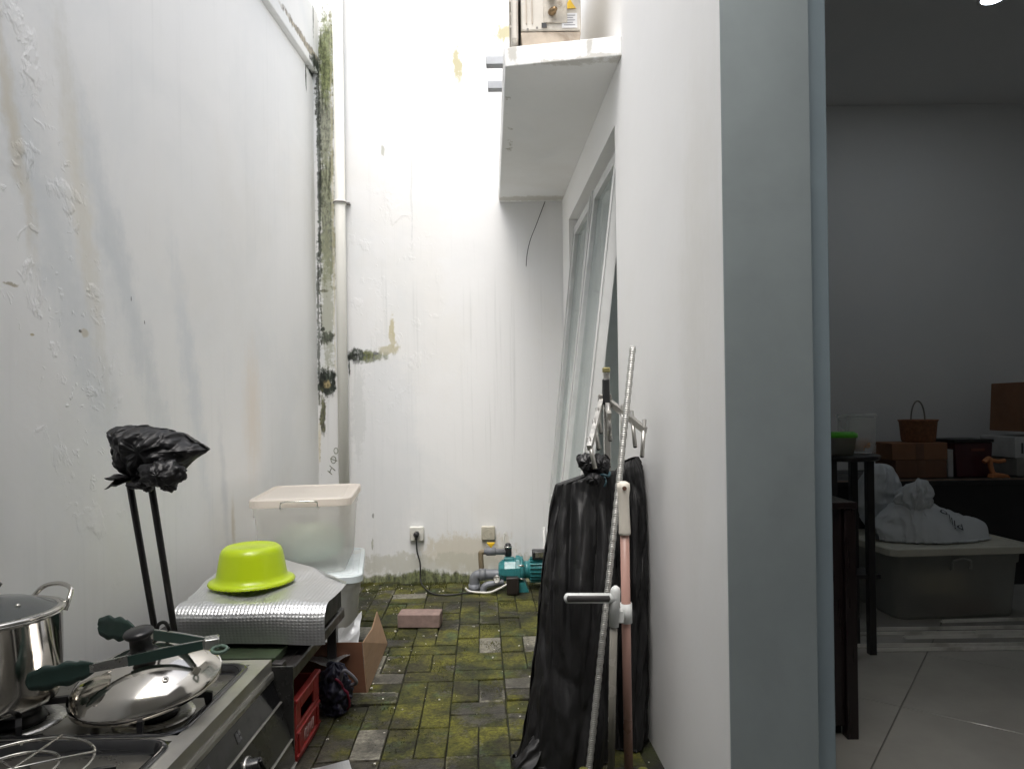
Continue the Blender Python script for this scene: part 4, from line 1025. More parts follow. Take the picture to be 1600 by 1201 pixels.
b.build('foil_sheet', M_foil, origin=(-.82, 2.35, zt), label='silver bubble foil sheet draped over the low table under the lime bowl', cat='foil sheet', recalc=False)

M_lime = NT('lime_plastic'); M_lime.base(M_lime.mix(M_lime.noise(M_lime.obj(), 12, 3), (.38, .51, .006), (.44, .57, .010)))
M_lime.b.inputs['Roughness'].default_value = .28; M_lime.b.inputs['Subsurface Weight'].default_value = .15; M_lime.b.inputs['Subsurface Radius'].default_value = (.01, .012, .002); M_lime.b.inputs['Subsurface Scale'].default_value = .5; M_lime = M_lime.m
bc = onz(394, 907, zt + .036); rb = .118
b = MB(); b.lathe([(rb + .022, .000), (rb + .022, .006), (rb + .012, .010), (rb, .013), (rb - .004, .03), (rb - .016, .098), (rb - .022, .112), (rb - .034, .121), (rb - .048, .124), (rb - .054, .1215), (0, .1215)], 64, Matrix.Translation(bc), cap=False)
for k in range(64):
    a = 6.283 * k / 64; b.box((bc.x + (rb + .020) * math.cos(a), bc.y + (rb + .020) * math.sin(a), bc.z + .0012), (.005, .005, .006))
b.build('plastic_basin', M_lime, origin=bc, label='lime green plastic basin turned upside down on the foil', cat='basin')

# ================================================================== STORAGE BOXES BY THE REAR WALL
def frosted(name, col, alpha, rough=.35, dirt=None, tl=.5):
    g = NT(name); p = g.obj()
    c = g.mix(g.noise(p, 7, 4), col, tuple(x * .86 for x in col))
    if dirt: c = g.mix(g.ma('MULTIPLY', g.mr(g.noise(p, 10, 6, .65), .5, .7), .5), c, dirt)
    g.base(c); g.b.inputs['Roughness'].default_value = rough
    tl_ = tl; tl = g.n('ShaderNodeBsdfTranslucent'); g.set(tl.inputs['Color'], c)
    tp = g.n('ShaderNodeBsdfTransparent'); tp.inputs['Color'].default_value = (.93, .94, .94, 1)
    m1 = g.n('ShaderNodeMixShader'); m1.inputs[0].default_value = tl_; g.l(g.b.outputs[0], m1.inputs[1]); g.l(tl.outputs[0], m1.inputs[2])
    m2 = g.n('ShaderNodeMixShader'); m2.inputs[0].default_value = alpha; g.l(m1.outputs[0], m2.inputs[1]); g.l(tp.outputs[0], m2.inputs[2])
    g.l(m2.outputs[0], g.out.inputs['Surface']); return g.m
M_fr1 = frosted('frosted_clear_plastic', (.95, .94, .92), .58, tl=.62); M_fr2 = frosted('cloudy_plastic', (.84, .84, .80), .22, dirt=(.45, .43, .36))
M_cream = frosted('cream_pink_plastic', (.93, .86, .79), .05, .4, tl=.45)
M_bluw = simple('blue_white_plastic', (0.60, 0.66, 0.68), 0.4, var=.05, dirt=(.5, .44, .33), dirt_amt=.5)
def rbox_wall(b, Mx, lx0, ly0, lx1, ly1, z0, z1, r=.04, floor=True, flare=0.0):
    """open tapered bin wall: bottom size lx0,ly0 ; top size lx1,ly1"""
    rings = []
    for (t, ex) in ((0, 0), (.05, .002), (.80, 0), (.82, .006), (1, .006)):
        hx = (lx0 + (lx1 - lx0) * t) / 2 + ex; hy = (ly0 + (ly1 - ly0) * t) / 2 + ex
        rings.append([(x, y, z0 + (z1 - z0) * t) for x, y in rrect(-hx, hx, -hy, hy, r)])
    n = len(rings[0]); V = [p for q in rings for p in q]
    Fc = [(i * n + k, i * n + (k + 1) % n, (i + 1) * n + (k + 1) % n, (i + 1) * n + k) for i in range(len(rings) - 1) for k in range(n)]
    if floor: Fc.append(tuple(range(n)))
    vs, fs = b._add(V, Fc, Mx)
    for f in fs:
        if len(f.verts) == 4: f.smooth = True
def lidmesh(b, Mx, lx, ly, z0, th_, r=.045):
    rings = []
    for (ins, z) in ((.004, z0 - .012), (0, z0 - .010), (0, z0 + th_ - .004), (.004, z0 + th_), (.018, z0 + th_), (.022, z0 + th_ - .004), (.045, z0 + th_ - .004), (.05, z0 + th_ - .001)):
        rings.append([(x, y, z) for x, y in rrect(-lx / 2 + ins, lx / 2 - ins, -ly / 2 + ins, ly / 2 - ins, max(.01, r - ins * .6))])
    n = len(rings[0]); V = [p for q in rings for p in q]
    Fc = [(i * n + k, i * n + (k + 1) % n, (i + 1) * n + (k + 1) % n, (i + 1) * n + k) for i in range(len(rings) - 1) for k in range(n)] + [tuple((len(rings) - 1) * n + k for k in range(n))]
    b._add(V, Fc, Mx)
zl = .690
fl, frt, brt, blt = onz(403, 777, zl), onz(548, 777, zl), onz(567, 752, zl), onz(434, 752, zl)
wd = .415; dl = .57
a_box = R(8)
ux = Vector((math.cos(a_box), math.sin(a_box), 0)); uy = Vector((-ux.y, ux.x, 0))
cc = frt - ux * (wd / 2) + uy * (dl / 2); cc.z = 0
print('box', fl, frt, brt, blt, cc)
MB1 = Matrix.Translation(cc) @ Matrix.Rotation(a_box, 4, 'Z')
z_1 = .372
s1 = thing('storage_box', (cc.x, cc.y, z_1), 'frosted storage box with a cream pink lid on top of another box', 'storage box')
b = MB(); rbox_wall(b, MB1, wd - .07, dl - .08, wd - .03, dl - .03, z_1 + .004, zl - .022); b.build('bin', M_fr1, s1)
b = MB(); lidmesh(b, MB1, wd, dl, zl - .022, .022); b.build('lid', M_cream, s1)
b = MB()
for sy in (-1,):
    y_ = -dl / 2 - .006
    pts = [(-.075, y_ + .010, zl - .040), (-.075, y_ - .004, zl - .036), (-.072, y_ - .006, zl - .012), (-.05, y_ - .006, zl - .008), (.05, y_ - .006, zl - .008), (.072, y_ - .006, zl - .012), (.075, y_ - .004, zl - .036), (.075, y_ + .010, zl - .040)]
    b.tube([MB1 @ Vector(p) for p in pts], .0032, seg=8)
b.build('wire_latch', M_chr, s1)
b = MB(); rim = []
b.lathe([(0, .03), (.10, .03), (.14, .06), (.15, .12), (.11, .17), (0, .185)], 24, MB1 @ Matrix.Translation((.01, -.06, z_1)))
b.build('packed_cloth', simple('grey_green_cloth', (.62, .72, .64), .9, var=.25, vs=9, bump=.3, bs=20), origin=(cc.x, cc.y, z_1 + .03), label='grey-green cloth packed inside the upper frosted storage box', cat='cloth')
# lower box, a little larger, open rim
c2b = cc + uy * -.0 + ux * .025 + Vector((0, 0, 0)); c2b += uy * (-.02)
MB2 = Matrix.Translation(c2b) @ Matrix.Rotation(a_box + R(3), 4, 'Z'); w2, d2 = wd + .01, dl + .04
s2 = thing('storage_box', (c2b.x, c2b.y, 0), 'cloudy plastic storage box with a blue-white rim under the cream lidded box', 'storage box')
b = MB(); rbox_wall(b, MB2, w2 - .09, d2 - .09, w2 - .03, d2 - .03, .004, .345, r=.05); b.build('bin', M_fr2, s2)
b = MB(); lidmesh(b, MB2, w2, d2, .350, .020, r=.055); b.build('lid', M_bluw, s2)
b = MB(); b.box((0, 0, .15), (w2 - .13, d2 - .13, .24), M=MB2, bev=.03)
b.build('packed_cloth', simple('pale_cloth', (.66, .65, .60), .9, var=.2, vs=9, bump=.3, bs=20), origin=(c2b.x, c2b.y, .03), label='pale cloth packed inside the lower cloudy storage box', cat='cloth')

# ================================================================== CARTON, FOIL SCRAPS, BAG, CRATE
M_card = simple('brown_cardboard', (0.33, 0.21, 0.125), 0.85, var=.08, vs=6, bump=.1, bs=90, stretch=(1, 1, 6))
M_cardd = simple('red_brown_cardboard', (0.15, 0.065, 0.035), 0.85, var=.12, vs=6, bump=.1, bs=90)
A_ = onz(530, 1092); B_ = onz(573, 1072)   # front bottom edge of the carton
q0, q1 = onz(492, 1075), onz(571, 1080)
cf0 = Vector((-.86, q1.y, 0)); cf1 = Vector((q1.x, q1.y + .02, 0))
hc = .20; dpt = Vector((-.02, .30, 0))
ctn = thing('cardboard_box', (cf1.x - .12, cf1.y + .1, 0), 'open brown cardboard box with one flap folded out and foil inside', 'cardboard box')
def panel(nm, pts, m, th_=.004):
    b = MB(); b._add([tuple(p) for p in pts], [tuple(range(len(pts)))]); return b.build(nm, m, ctn, solid=th_)
up = Vector((0, 0, hc)); lb = Vector((0, 0, .004))
cl = cf1 + Vector((-.26, 0, 0))
P0, P1 = onz(574, 1081, .004), at(567, 1003, onz(574, 1081, .004).y)
P3 = onz(605, 1005, .004); P2 = at(578, 955, P3.y)
P2.x = max(P2.x, -.62)
Q0, Q1 = P0 + Vector((-.27, .01, 0)), P1 + Vector((-.26, .01, 0))
panel('front_panel', [Q0, P0 + Vector((-.004, 0, 0)), P1 + Vector((-.004, 0, 0)), Q1], M_cardd)
panel('side_panel', [P0, P3, P2, P2.lerp(P1, .5) + Vector((.006, 0, -.012)), P1], M_card)
panel('base_panel', [Q0, P0, P0.lerp(P3, .45), Q0 + Vector((0, .2, 0))], M_card)
# foil lying in the carton, lapping over the front edge
fp = [[at(480, 1030, 2.52), at(500, 1040, 2.46), at(512, 1043, 2.46), at(535, 1030, 2.52), at(560, 1012, 2.6)],
      [at(490, 1005, 2.7), at(505, 1010, 2.68), at(522, 1012, 2.66), at(545, 1000, 2.7), at(562, 985, 2.74)],
      [at(505, 985, 2.86), at(520, 985, 2.84), at(540, 980, 2.82), at(556, 965, 2.82), at(566, 955, 2.86)]]
def bil(u, v):
    fu = u * 4; i = min(3, int(fu)); tu = fu - i; fv = v * 2; j = min(1, int(fv)); tv = fv - j
    p = fp[j][i].lerp(fp[j][i + 1], tu).lerp(fp[j + 1][i].lerp(fp[j + 1][i + 1], tu), tv)
    return p + Vector((.004 * nz(p, 24), .006 * nz(p, 22, 3), .009 * nz(p, 26, 7)))
b = MB(); b.grid(40, 24, bil, uv=lambda u, v: (u * .35, v * .35)); b.build('foil_scrap', M_foil, origin=fp[1][2], label='crumpled silver foil sheet spilling from the open cardboard box', cat='foil sheet', recalc=False)
# foil offcut on the paving at the bottom
g0, g1, g2, g3 = onz(470, 1206, .02), onz(545, 1187, .035), onz(553, 1187, .02), onz(560, 1240, .02)
def off(u, v):
    p = g0.lerp(g1, u).lerp(onz(450, 1240, .015).lerp(g3, u), v); return p + Vector((0, 0, .006 * nz(p, 15) + .004))
b = MB(); b.grid(20, 12, off, uv=lambda u, v: (u * .2, v * .1)); b.build('foil_offcut', M_foil2, origin=g1, label='flat silver foil offcut lying on the paving beside the red crate', cat='foil sheet', recalc=False)

# navy bag
M_navy = simple('navy_nylon', (0.012, 0.012, 0.028), 0.55, var=.3, vs=20, bump=.3, bs=40)
M_mag = simple('magenta_piping', (0.17, 0.012, 0.035), 0.5)
bb = onz(518, 1118); bb = Vector((-.632, 2.40, 0))
def bagf(u, v):
    a = u * 2 * math.pi; t = v
    rx = .062 * (math.sin(math.pi * min(1, t * .9 + .12)) ** .45); ry = .060 * (math.sin(math.pi * min(1, t * .9 + .12)) ** .45)
    p = Vector((bb.x + rx * math.cos(a) + .0 * t, bb.y + ry * math.sin(a), 0.004 + t * .175))
    k = (.040 * (vor((math.cos(a), math.sin(a), t * 2.4), 1.3, 3) - .35) + .016 * (vor((math.cos(a), math.sin(a), t * 2.4), 3.1, 6) - .3)) * (1 if .02 < t < .98 else 0); return p + Vector((math.cos(a) * k, math.sin(a) * k, .3 * k))
nb = thing('small_bag', (bb.x, bb.y, 0), 'small dark navy bag with magenta piping between crate and cardboard box', 'bag')
b = MB(); b.grid(80, 50, bagf, wrap_u=True); b.build('bag_body', M_navy, nb, doubles=1e-5)
b = MB(); pts = [Vector((bb.x - .05 + .13 * t, bb.y - .07 + .055 * t, .165 - .145 * t * t + .004)) for t in [k / 14 for k in range(15)]]
b.tube([Vector(bagf(.80 + .20 * k / 14, .74 - .70 * (k / 14) ** 1.6)) for k in range(15)], .0045, seg=8); b.build('piping', M_mag, nb)
b = MB(); b.tube(smoothpath([bagf(.86, .7), Vector(bagf(.9, .8)) + Vector((.01, -.02, .02)), Vector(bagf(.99, .62)) + Vector((.02, -.012, 0)), bagf(.02, .5)], 6), .006, seg=8); b.build('strap', simple('grey_strap', (.16, .16, .18), .7), nb)

# red crate
M_red = simple('red_plastic', (0.27, 0.022, 0.020), 0.4, var=.12, dirt=(.12, .03, .025), dirt_amt=.5, vs=12)
ca, cb_ = onz(461, 1188), onz(492, 1124)
X1 = -.655; ya_, yb_ = 2.045, 2.285; hcr = .185
cr_ = thing('plastic_crate', (X1 - .13, (ya_ + yb_) / 2, 0), 'red plastic crate with a handle hole and white lettering standing by the cooker', 'crate')
b = MB(); X0 = X1 - .26; t_ = .008
# yard-side wall built as bars round the handle hole
def cbx(x0_, x1_, y0_, y1_, z0_, z1_, bev=.002): b.box(((x0_ + x1_) / 2, (y0_ + y1_) / 2, (z0_ + z1_) / 2), (x1_ - x0_, y1_ - y0_, z1_ - z0_), bev=bev, seg=1)
cbx(X1 - t_, X1, ya_, yb_, .003, .110); cbx(X1 - t_, X1, ya_, ya_ + .045, .110, hcr); cbx(X1 - t_, X1, yb_ - .06, yb_, .110, hcr); cbx(X1 - t_, X1, ya_ + .045, yb_ - .06, .150, hcr)
b.build('side_wall', M_red, cr_)
b = MB(); cbx(X0, X0 + t_, ya_, yb_, .003, hcr); b.build('side_wall', M_red, cr_)
b = MB(); cbx(X0 + t_, X1 - t_, ya_ + .001, ya_ + t_, .003, hcr - .045); b.build('end_wall', M_red, cr_); b = MB(); cbx(X0 + t_, X1 - t_, yb_ - t_, yb_ - .001, .003, hcr); b.build('end_wall', M_red, cr_)
b = MB(); cbx(X0 + t_, X1 - t_, ya_ + t_, yb_ - t_, .003, .012); b.build('base', M_red, cr_)
b = MB(); cbx(X1 - .014, X1 + .006, ya_ - .005, yb_ + .004, hcr - .001, hcr + .010); cbx(X1 - .002, X1 + .005, ya_, yb_, .088, .096); cbx(X1 - .002, X1 + .005, ya_, yb_, .020, .028); b.build('rim', M_red, cr_)
for yy in (ya_ + .02, yb_ - .03):
    b = MB(); cbx(X1 - .001, X1 + .006, yy - .006, yy + .006, .028, .088); b.build('rib', M_red, cr_)
b = MB(); rr = random.Random(5)
for k in range(6):
    y_ = ya_ + .075 + k * .018
    b.tube([(X1 + .001, y_, .038), (X1 + .001, y_ + .003, .072)], .0018, seg=6)
    if k % 2 == 0: b.tube([(X1 + .001, y_, .072), (X1 + .001, y_ + .012, .070)], .0018, seg=6)
    if k % 3 == 1: b.tube([(X1 + .001, y_, .040), (X1 + .001, y_ + .012, .041)], .0018, seg=6)
b.build('lettering', simple('faded_white_print', (.50, .36, .34), .6), cr_)

# ================================================================== BAGGED STAND AGAINST THE LEFT WALL
def bagmat(name, col=(0.011, 0.011, 0.012), ro=.36):
    g = NT(name); p = g.obj()
    g.base(g.mix(g.noise(p, 9, 4), tuple(c * .7 for c in col), tuple(c * 1.5 for c in col)))
    g.b.inputs['Specular IOR Level'].default_value = .42; g.l(g.mr(g.noise(p, 7, 4), .3, .7, ro, ro + .16), g.b.inputs['Roughness'])
    rg = g.n('ShaderNodeTexNoise'); rg.noise_type = 'RIDGED_MULTIFRACTAL'; g.l(g.vm('MULTIPLY', p, (1, 1, .6)), rg.inputs['Vector']); rg.inputs['Scale'].default_value = 8; rg.inputs['Detail'].default_value = 3
    n1 = g.bump(rg.outputs['Fac'], .22, .010)
    g.l(g.bump(g.noise(p, 45, 4, .6, .8), .25, .004, n1), g.b.inputs['Normal']); return g.m
M_bag = bagmat('black_bin_bag')
M_rod = simple('black_rod', (.014, .013, .013), .4, var=.2)
T1, T2 = at(203, 758, 1.745), at(237, 763, 1.72)
bt1, bt2 = at(245, 1000, 1.93), at(275, 1000, 1.90)
def toz(a, b_, z): t = (z - a.z) / (b_.z - a.z); return a.lerp(b_, t)
f1_, f2_ = toz(T1, bt1, -.012), toz(T2, bt2, -.012)
st = thing('bagged_stand', ((f1_.x + f2_.x) / 2, (f1_.y + f2_.y) / 2, 0), 'two black rods topped by a knotted black bag leaning towards the peeling wall', 'stand')
top1, top2 = T1 + (T1 - bt1).normalized() * .07, T2 + (T2 - bt2).normalized() * .07
b = MB(); b.cyl(f1_, top1, .0085, seg=10); b.build('rod', M_rod, st)
b = MB(); b.cyl(f2_, top2, .0085, seg=10); b.build('rod', M_rod, st)
b = MB(); c = at(252, 982, 1.90); b.tube(smoothpath([c + Vector((-.012, 0, -.02)), c + Vector((-.006, -.004, .012)), c + Vector((.015, -.006, .018)), c + Vector((.03, 0, -.02))], 5), .005, seg=8); b.build('hook', M_rod, st)
# bag: outline traced in a plane at about 1.72 m, with real depth
DB = 1.72
neck = at(222, 748, DB)
outl = [(172, 672), (182, 666), (205, 663), (235, 665), (265, 669), (295, 681), (315, 693), (327, 701), (318, 708), (298, 722), (285, 735), (268, 745), (240, 752), (212, 752), (196, 742), (184, 724), (176, 704), (173, 690)]
pc = at(238, 705, DB)
def bagtop(u, v):
    # u round outline, v front(0) .. back(1) through a lens of depth
    n = len(outl); fu = (u % 1.0) * n; i = int(fu) % n; t = fu - int(fu)
    a_, b_ = outl[i], outl[(i + 1) % n]; P = at(a_[0] + (b_[0] - a_[0]) * t, a_[1] + (b_[1] - a_[1]) * t, DB)
    s_ = math.sin(math.pi * v); dep = -math.cos(math.pi * v) * .075
    q = pc.lerp(P, s_ ** .55); q.y = DB + dep * (1 - .35 * s_)
    dx_, dz_ = q.x - neck.x, q.z - neck.z; rn = math.hypot(dx_, dz_); an = math.atan2(dz_, dx_)
    k1 = nz((q.x * 5, q.z * 5, v * 2), 1, 2); tr = abs((an * 1.7 + .8 * k1) % 1.0 - .5) * 2; tr2 = abs((an * 6.1 + 1.8 * k1 + 4 * rn) % 1.0 - .5) * 2
    cell = (an * 2.1 + .5 * k1, rn * 13, dx_ * 5)
    fold = (.020 * (tr - .5)) * s_ * min(1, rn * 9 + .3) - .034 * vor(cell, 1.0, 2) - .014 * vor(cell, 2.4, 7) - .006 * vor(q, 60, 3)
    q.y += (fold + .016) * (1 if v < .5 else -.6)
    q.z += (.010 * vor(cell, 1.7, 5) - .003) * s_
    q.x = max(q.x, LW(q.y) + .015); return q
b = MB(); b.grid(150, 56, bagtop, wrap_u=True); b.build('bag_head', M_bag, st, doubles=1e-5)
def tail(pts_, wd_, seed):
    pts_ = smoothpath(pts_, 5); n = len(pts_) - 1
    def f(u, v):
        k = min(n, int(round(v * n))); p = pts_[k]; w_ = wd_ * (.25 + .75 * v)
        s_ = (u - .5) * 2; return p + Vector((.15 * s_ * w_, -.02 * math.sin(u * 9 + seed) * (.3 + v), s_ * w_ * .8)) + Vector((.006 * nz((u * 3, v * 3, seed)), .012 * nz((u * 4, v * 4, seed + 3)), .008 * nz((u * 4, v * 3, seed + 6))))
    m = MB(); m.grid(12, n, f); return m.build('bag_tail', M_bag, st, recalc=False)
tail([at(212, 746, DB - .02), at(196, 748, DB - .05), at(183, 750, DB - .05), at(172, 752, DB - .04)], .022, 1)
def lump(cx, cy, rx, rz, ry, dd, seed, par=None):
    c = at(cx, cy, dd)
    def f(u, v):
        a = u * 6.283; t = v * math.pi; p = Vector((rx * math.sin(t) * math.cos(a), -ry * math.cos(t), rz * math.sin(t) * math.sin(a)))
        k = .78 + .34 * vor(p, 38, seed) + .16 * vor(p, 90, seed + 2) + .22 * abs((a * .95 + 1.2 * nz(p * 30) + seed) % 1.0 - .5); return c + p * k
    m = MB(); m.grid(56, 30, f, wrap_u=True); return m.build('bag_knot' if par is None else 'bag_ruff', M_bag, par or st, doubles=1e-5)
lump(255, 741, .058, .034, .035, DB - .075, 2.2); lump(264, 757, .022, .018, .02, DB - .07, 6.1); lump(222, 757, .034, .012, .024, DB - .045, 4.4); lump(232, 763, .012, .009, .014, DB - .05, 8)

# ================================================================== BLACK BAGS, DRYING STAND AND POLES BY THE HOUSE WALL
M_bag2 = bagmat('black_rubbish_bag', (0.010, 0.010, 0.0105), .46)
def drape(name, left, right, dfun, nfold, seed, label, ztop_px, depth=.16, dcen=2.12):
    """left/right: outlines [(px,py)] from top to bottom at depth dcen; a closed folded sheath"""
    def interp(tab, t):
        k = t * (len(tab) - 1); i = min(len(tab) - 2, int(k)); f = k - i
        return (tab[i][0] + (tab[i + 1][0] - tab[i][0]) * f, tab[i][1] + (tab[i + 1][1] - tab[i][1]) * f)
    def f(u, v):
        l_, r_ = interp(left, v), interp(right, v)
        d = dcen + dfun(v); Lp, Rp = at(*l_, d), at(*r_, d)
        a = u * 6.283
        c = (Lp + Rp) / 2; hx = (Rp.x - Lp.x) / 2; dep = depth * (.35 + .65 * min(1, v * 2.2)) * (.6 if v > .97 else 1)
        q1 = nz((math.cos(a) * 1.6 + seed, math.sin(a) * 1.6, v * 1.2)); q2 = nz((math.cos(a) * 4 + seed, math.sin(a) * 4, v * 2.6 + seed))
        tri = abs(((nfold * u + .35 * q1 + .05 * v + seed) % 1.0) - .5) * 2
        tri2 = abs(((nfold * 2.3 * u + .35 * q2 + seed) % 1.0) - .5) * 2
        fold = .84 + .16 * tri ** .8 + .06 * tri2 * (1 - .5 * v) + .16 * q1
        x = c.x + hx * math.cos(a) * (.95 + .05 * tri2); y = d + dep * math.sin(a) * fold
        z = c.z + (Rp.z - Lp.z) / 2 * math.cos(a)
        cr1 = abs(nz((x * 3.2 + z * 1.1, y * 2, z * 1.6 - x * 2), 1.5, seed)); cr2 = abs(nz((x * 11, y * 9, z * 6), 1.0, seed + 3))
        tv = max(.25, min(1, v * 5)); vv_ = (a * 1.55, z * 2.6 + .3 * math.sin(a * 3), seed); vw = (a * 3.4 + z * 2.2, z * 6.5 - a * .8, seed); vy = (.060 * (vor(vv_, 1.0, seed) - .35) + .014 * (vor(vw, 1.0, seed + 4) - .3) + .004 * (vor(vw, 2.6, seed + 9) - .3)) * tv; y -= vy * (1 if math.sin(a) < 0 else -.4); x += .012 * (vor(vw, 1.0, seed + 4) - .3) * math.cos(a)
        x = min(x, RW(y) - .006)
        return (x, y, max(.004, z))
    m = MB(); m.grid(180, 120, f, wrap_u=True)
    return m
lft = [(912, 742), (866, 757), (861, 785), (856, 820), (850, 860), (845, 900), (840, 945), (836, 1000), (830, 1050), (823, 1105), (812, 1160), (797, 1205)]
rgt = [(935, 738), (962, 735), (966, 770), (966, 820), (966, 860), (966, 900), (966, 945), (964, 1000), (962, 1050), (960, 1105), (958, 1160), (955, 1215)]
m = drape('a', lft, rgt, lambda v: .0 - .06 * v, 6, 1.3, '', 742, depth=.12, dcen=2.13)
bag_a = thing('rubbish_bag', (.16, 2.1, 0), 'black bin bag gathered and tied round the drying stand, trailing to the paving', 'bin bag')
m.build('bag_skirt', M_bag2, bag_a, doubles=1e-5)
def ruff(cx, cy, wpx, hpx, d, seed, par, nm='bag_ruff'):
    c = at(cx, cy, d); sx = wpx / F * d / 2; sz = hpx / F * d / 2
    def f(u, v):
        a = u * 6.283; t = v; rad = .45 + .62 * (abs(t - .62) * 1.6) ** 1.3
        k = 1 + .22 * math.sin(6 * a + seed) * (.4 + .6 * abs(t - .6)) + .22 * nz((math.cos(a) * 2, math.sin(a) * 2, t * 3 + seed))
        z = sz * (1 - 2 * t) + (.020 * math.sin(4 * a + seed * 3) * (1 - t) if t < .5 else 0)
        return (c.x + sx * rad * k * math.cos(a), c.y + sx * .8 * rad * k * math.sin(a), c.z + z)
    q = MB(); q.grid(44, 18, f, wrap_u=True); return q.build(nm, M_bag2, par, recalc=True)
ruff(927, 742, 44, 46, 2.11, 1.0, bag_a)
lump(918, 722, .033, .030, .03, 2.08, 3.3, bag_a); lump(938, 727, .032, .034, .03, 2.09, 5.2, bag_a); lump(928, 748, .026, .020, .025, 2.06, 7.7, bag_a)
M_tw = simple('blue_twine', (.02, .06, .075), .6); b = MB(); c = at(944, 744, 2.06)
b.tube(smoothpath([c + Vector((-.02, .03, -.004)), c + Vector((-.005, -.01, .006)), c + Vector((.012, -.012, .002)), c + Vector((.018, .01, .012))], 5), .004, seg=6); b.tube(smoothpath([c, c + Vector((.004, -.012, -.015)), c + Vector((-.002, -.01, -.03))], 4), .003, seg=6); b.build('tie', M_tw, bag_a)
lft2 = [(972, 722), (955, 742), (950, 790), (948, 850), (946, 900), (944, 960), (942, 1020), (940, 1080), (938, 1140), (936, 1210)]
rgt2 = [(996, 713), (1012, 735), (1021, 760), (1021, 820), (1019, 880), (1018, 950), (1016, 1020), (1014, 1090), (1012, 1150), (1010, 1215)]
m = drape('b', lft2, rgt2, lambda v: .06 - .05 * v, 5, 4.1, '', 713, depth=.10, dcen=2.16)
bag_b = thing('rubbish_bag', (.36, 2.2, 0), 'black bin bag hanging slack between the tied bag and the house wall', 'bin bag')
m.build('bag_skirt', M_bag2, bag_b, doubles=1e-5)
# trailing hem at the foot of the tied bag
def hem(u, v):
    p0 = onz(858 - 62 * u, 1100 + 95 * u ** .8, .12 * (1 - u) + .012); p1 = onz(868 - 45 * u, 1135 + 75 * u, .09 * (1 - u) + .006)
    p = p0.lerp(p1, v); return p + Vector((.010 * nz(p, 30), -.008 * math.sin(v * 9 + u * 5) - .01, .010 * nz(p, 26, 4) + .012 * math.sin(v * 3.14)))
b = MB(); b.grid(34, 14, hem); b.build('bag_hem', M_bag2, bag_a, recalc=False)

# drying stand post with hooked arms
M_sil2 = simple('silver_tube', (0.50, 0.49, 0.46), 0.35, metal=.9, var=.1, vs=14)
M_olive = simple('brass_cap', (.30, .27, .12), .4, metal=.5)
dS = 2.14; tp_ = at(947, 575, dS); ft = at(945, 1150, dS)
ds = thing('drying_stand', (tp_.x, dS, 0), 'silver drying stand with drooping peg arms poking out of the tied black bag', 'drying rack')
b = MB(); b.box((tp_.x, dS, tp_.z / 2 + .002), (.020, .020, tp_.z - .012), bev=.002); b.build('post', M_sil2, ds)
b = MB(); b.box((tp_.x, dS, tp_.z - .006), (.023, .023, .016), bev=.003); b.build('post_cap', M_olive, ds)
h0 = at(947, 612, dS - .02); b = MB(); b.box((h0.x, dS - .018, h0.z), (.022, .020, .080), bev=.004); b.build('clamp', M_black, ds)
hub = at(945, 622, dS); b = MB(); b.box((hub.x, hub.y, hub.z), (.040, .040, .026), bev=.005); b.build('hub', M_dkmetal, ds)
def armbar(a_, b_, pegs):
    m = MB(); m.tube([a_, b_], .013, seg=4, ry=.009); ar = m.build('arm', M_sil2, ds)
    for (t, dv, ln) in pegs:
        c_ = a_.lerp(b_, t); dv = Vector(dv).normalized(); q = MB(); q.cyl(c_ - dv * ln * .35, c_ + dv * ln, .0060, seg=10); q.build('peg', M_sil2, ar)
        q = MB(); q.cyl(c_ + dv * ln, c_ + dv * (ln + .0012), .0046, seg=10); q.build('peg_end', M_black, ar)
armbar(at(950, 626, dS), at(1008, 672, dS - .20), [(.42, (-.12, -.6, -1), .075), (.68, (.0, -.5, -1), .085), (.97, (-.18, -.5, -1), .085)])
armbar(at(941, 622, dS), at(921, 700, dS - .20), [(.35, (.10, -.4, -1), .06), (.6, (.12, -.4, -1), .07), (.95, (.16, -.4, -1), .07)])
armbar(at(948, 628, dS), at(952, 650, dS - .10), [(.8, (.0, -.3, -1), .085)])

# ribbed silver tube leaning
g = NT('ribbed_silver_tube'); o_ = g.obj(); wv = g.n('ShaderNodeTexWave', wave_type='BANDS', bands_direction='Z'); g.l(o_, wv.inputs['Vector']); wv.inputs['Scale'].default_value = 62
msk = g.mr(g.noise(g.vm('MULTIPLY', o_, (.1, .1, 2.2)), 1.5, 2), .46, .54)
g.base(g.mix(g.ma('MULTIPLY', wv.outputs['Fac'], .55), (.60, .60, .57), (.22, .22, .21))); g.b.inputs['Metallic'].default_value = .75; g.b.inputs['Roughness'].default_value = .42
g.l(g.bump(wv.outputs['Fac'], .5, .002), g.b.inputs['Normal']); M_rib = g.m
ta, tz = at(989, 541, 1.99), at(921, 1195, 1.93); tz = toz(ta, tz, .004)
def ribprof(): pass
b = MB(); nseg = 150; pts = [tz.lerp(ta, k / nseg) for k in range(nseg + 1)]; rad = [(.0098 if (k % 3) else .0086) for k in range(nseg + 1)]
b.tube(pts, rad, seg=12, cap=True); b.build('ribbed_pole', M_rib, origin=tz, label='long ribbed silver pole leaning across the black bags', cat='pole')

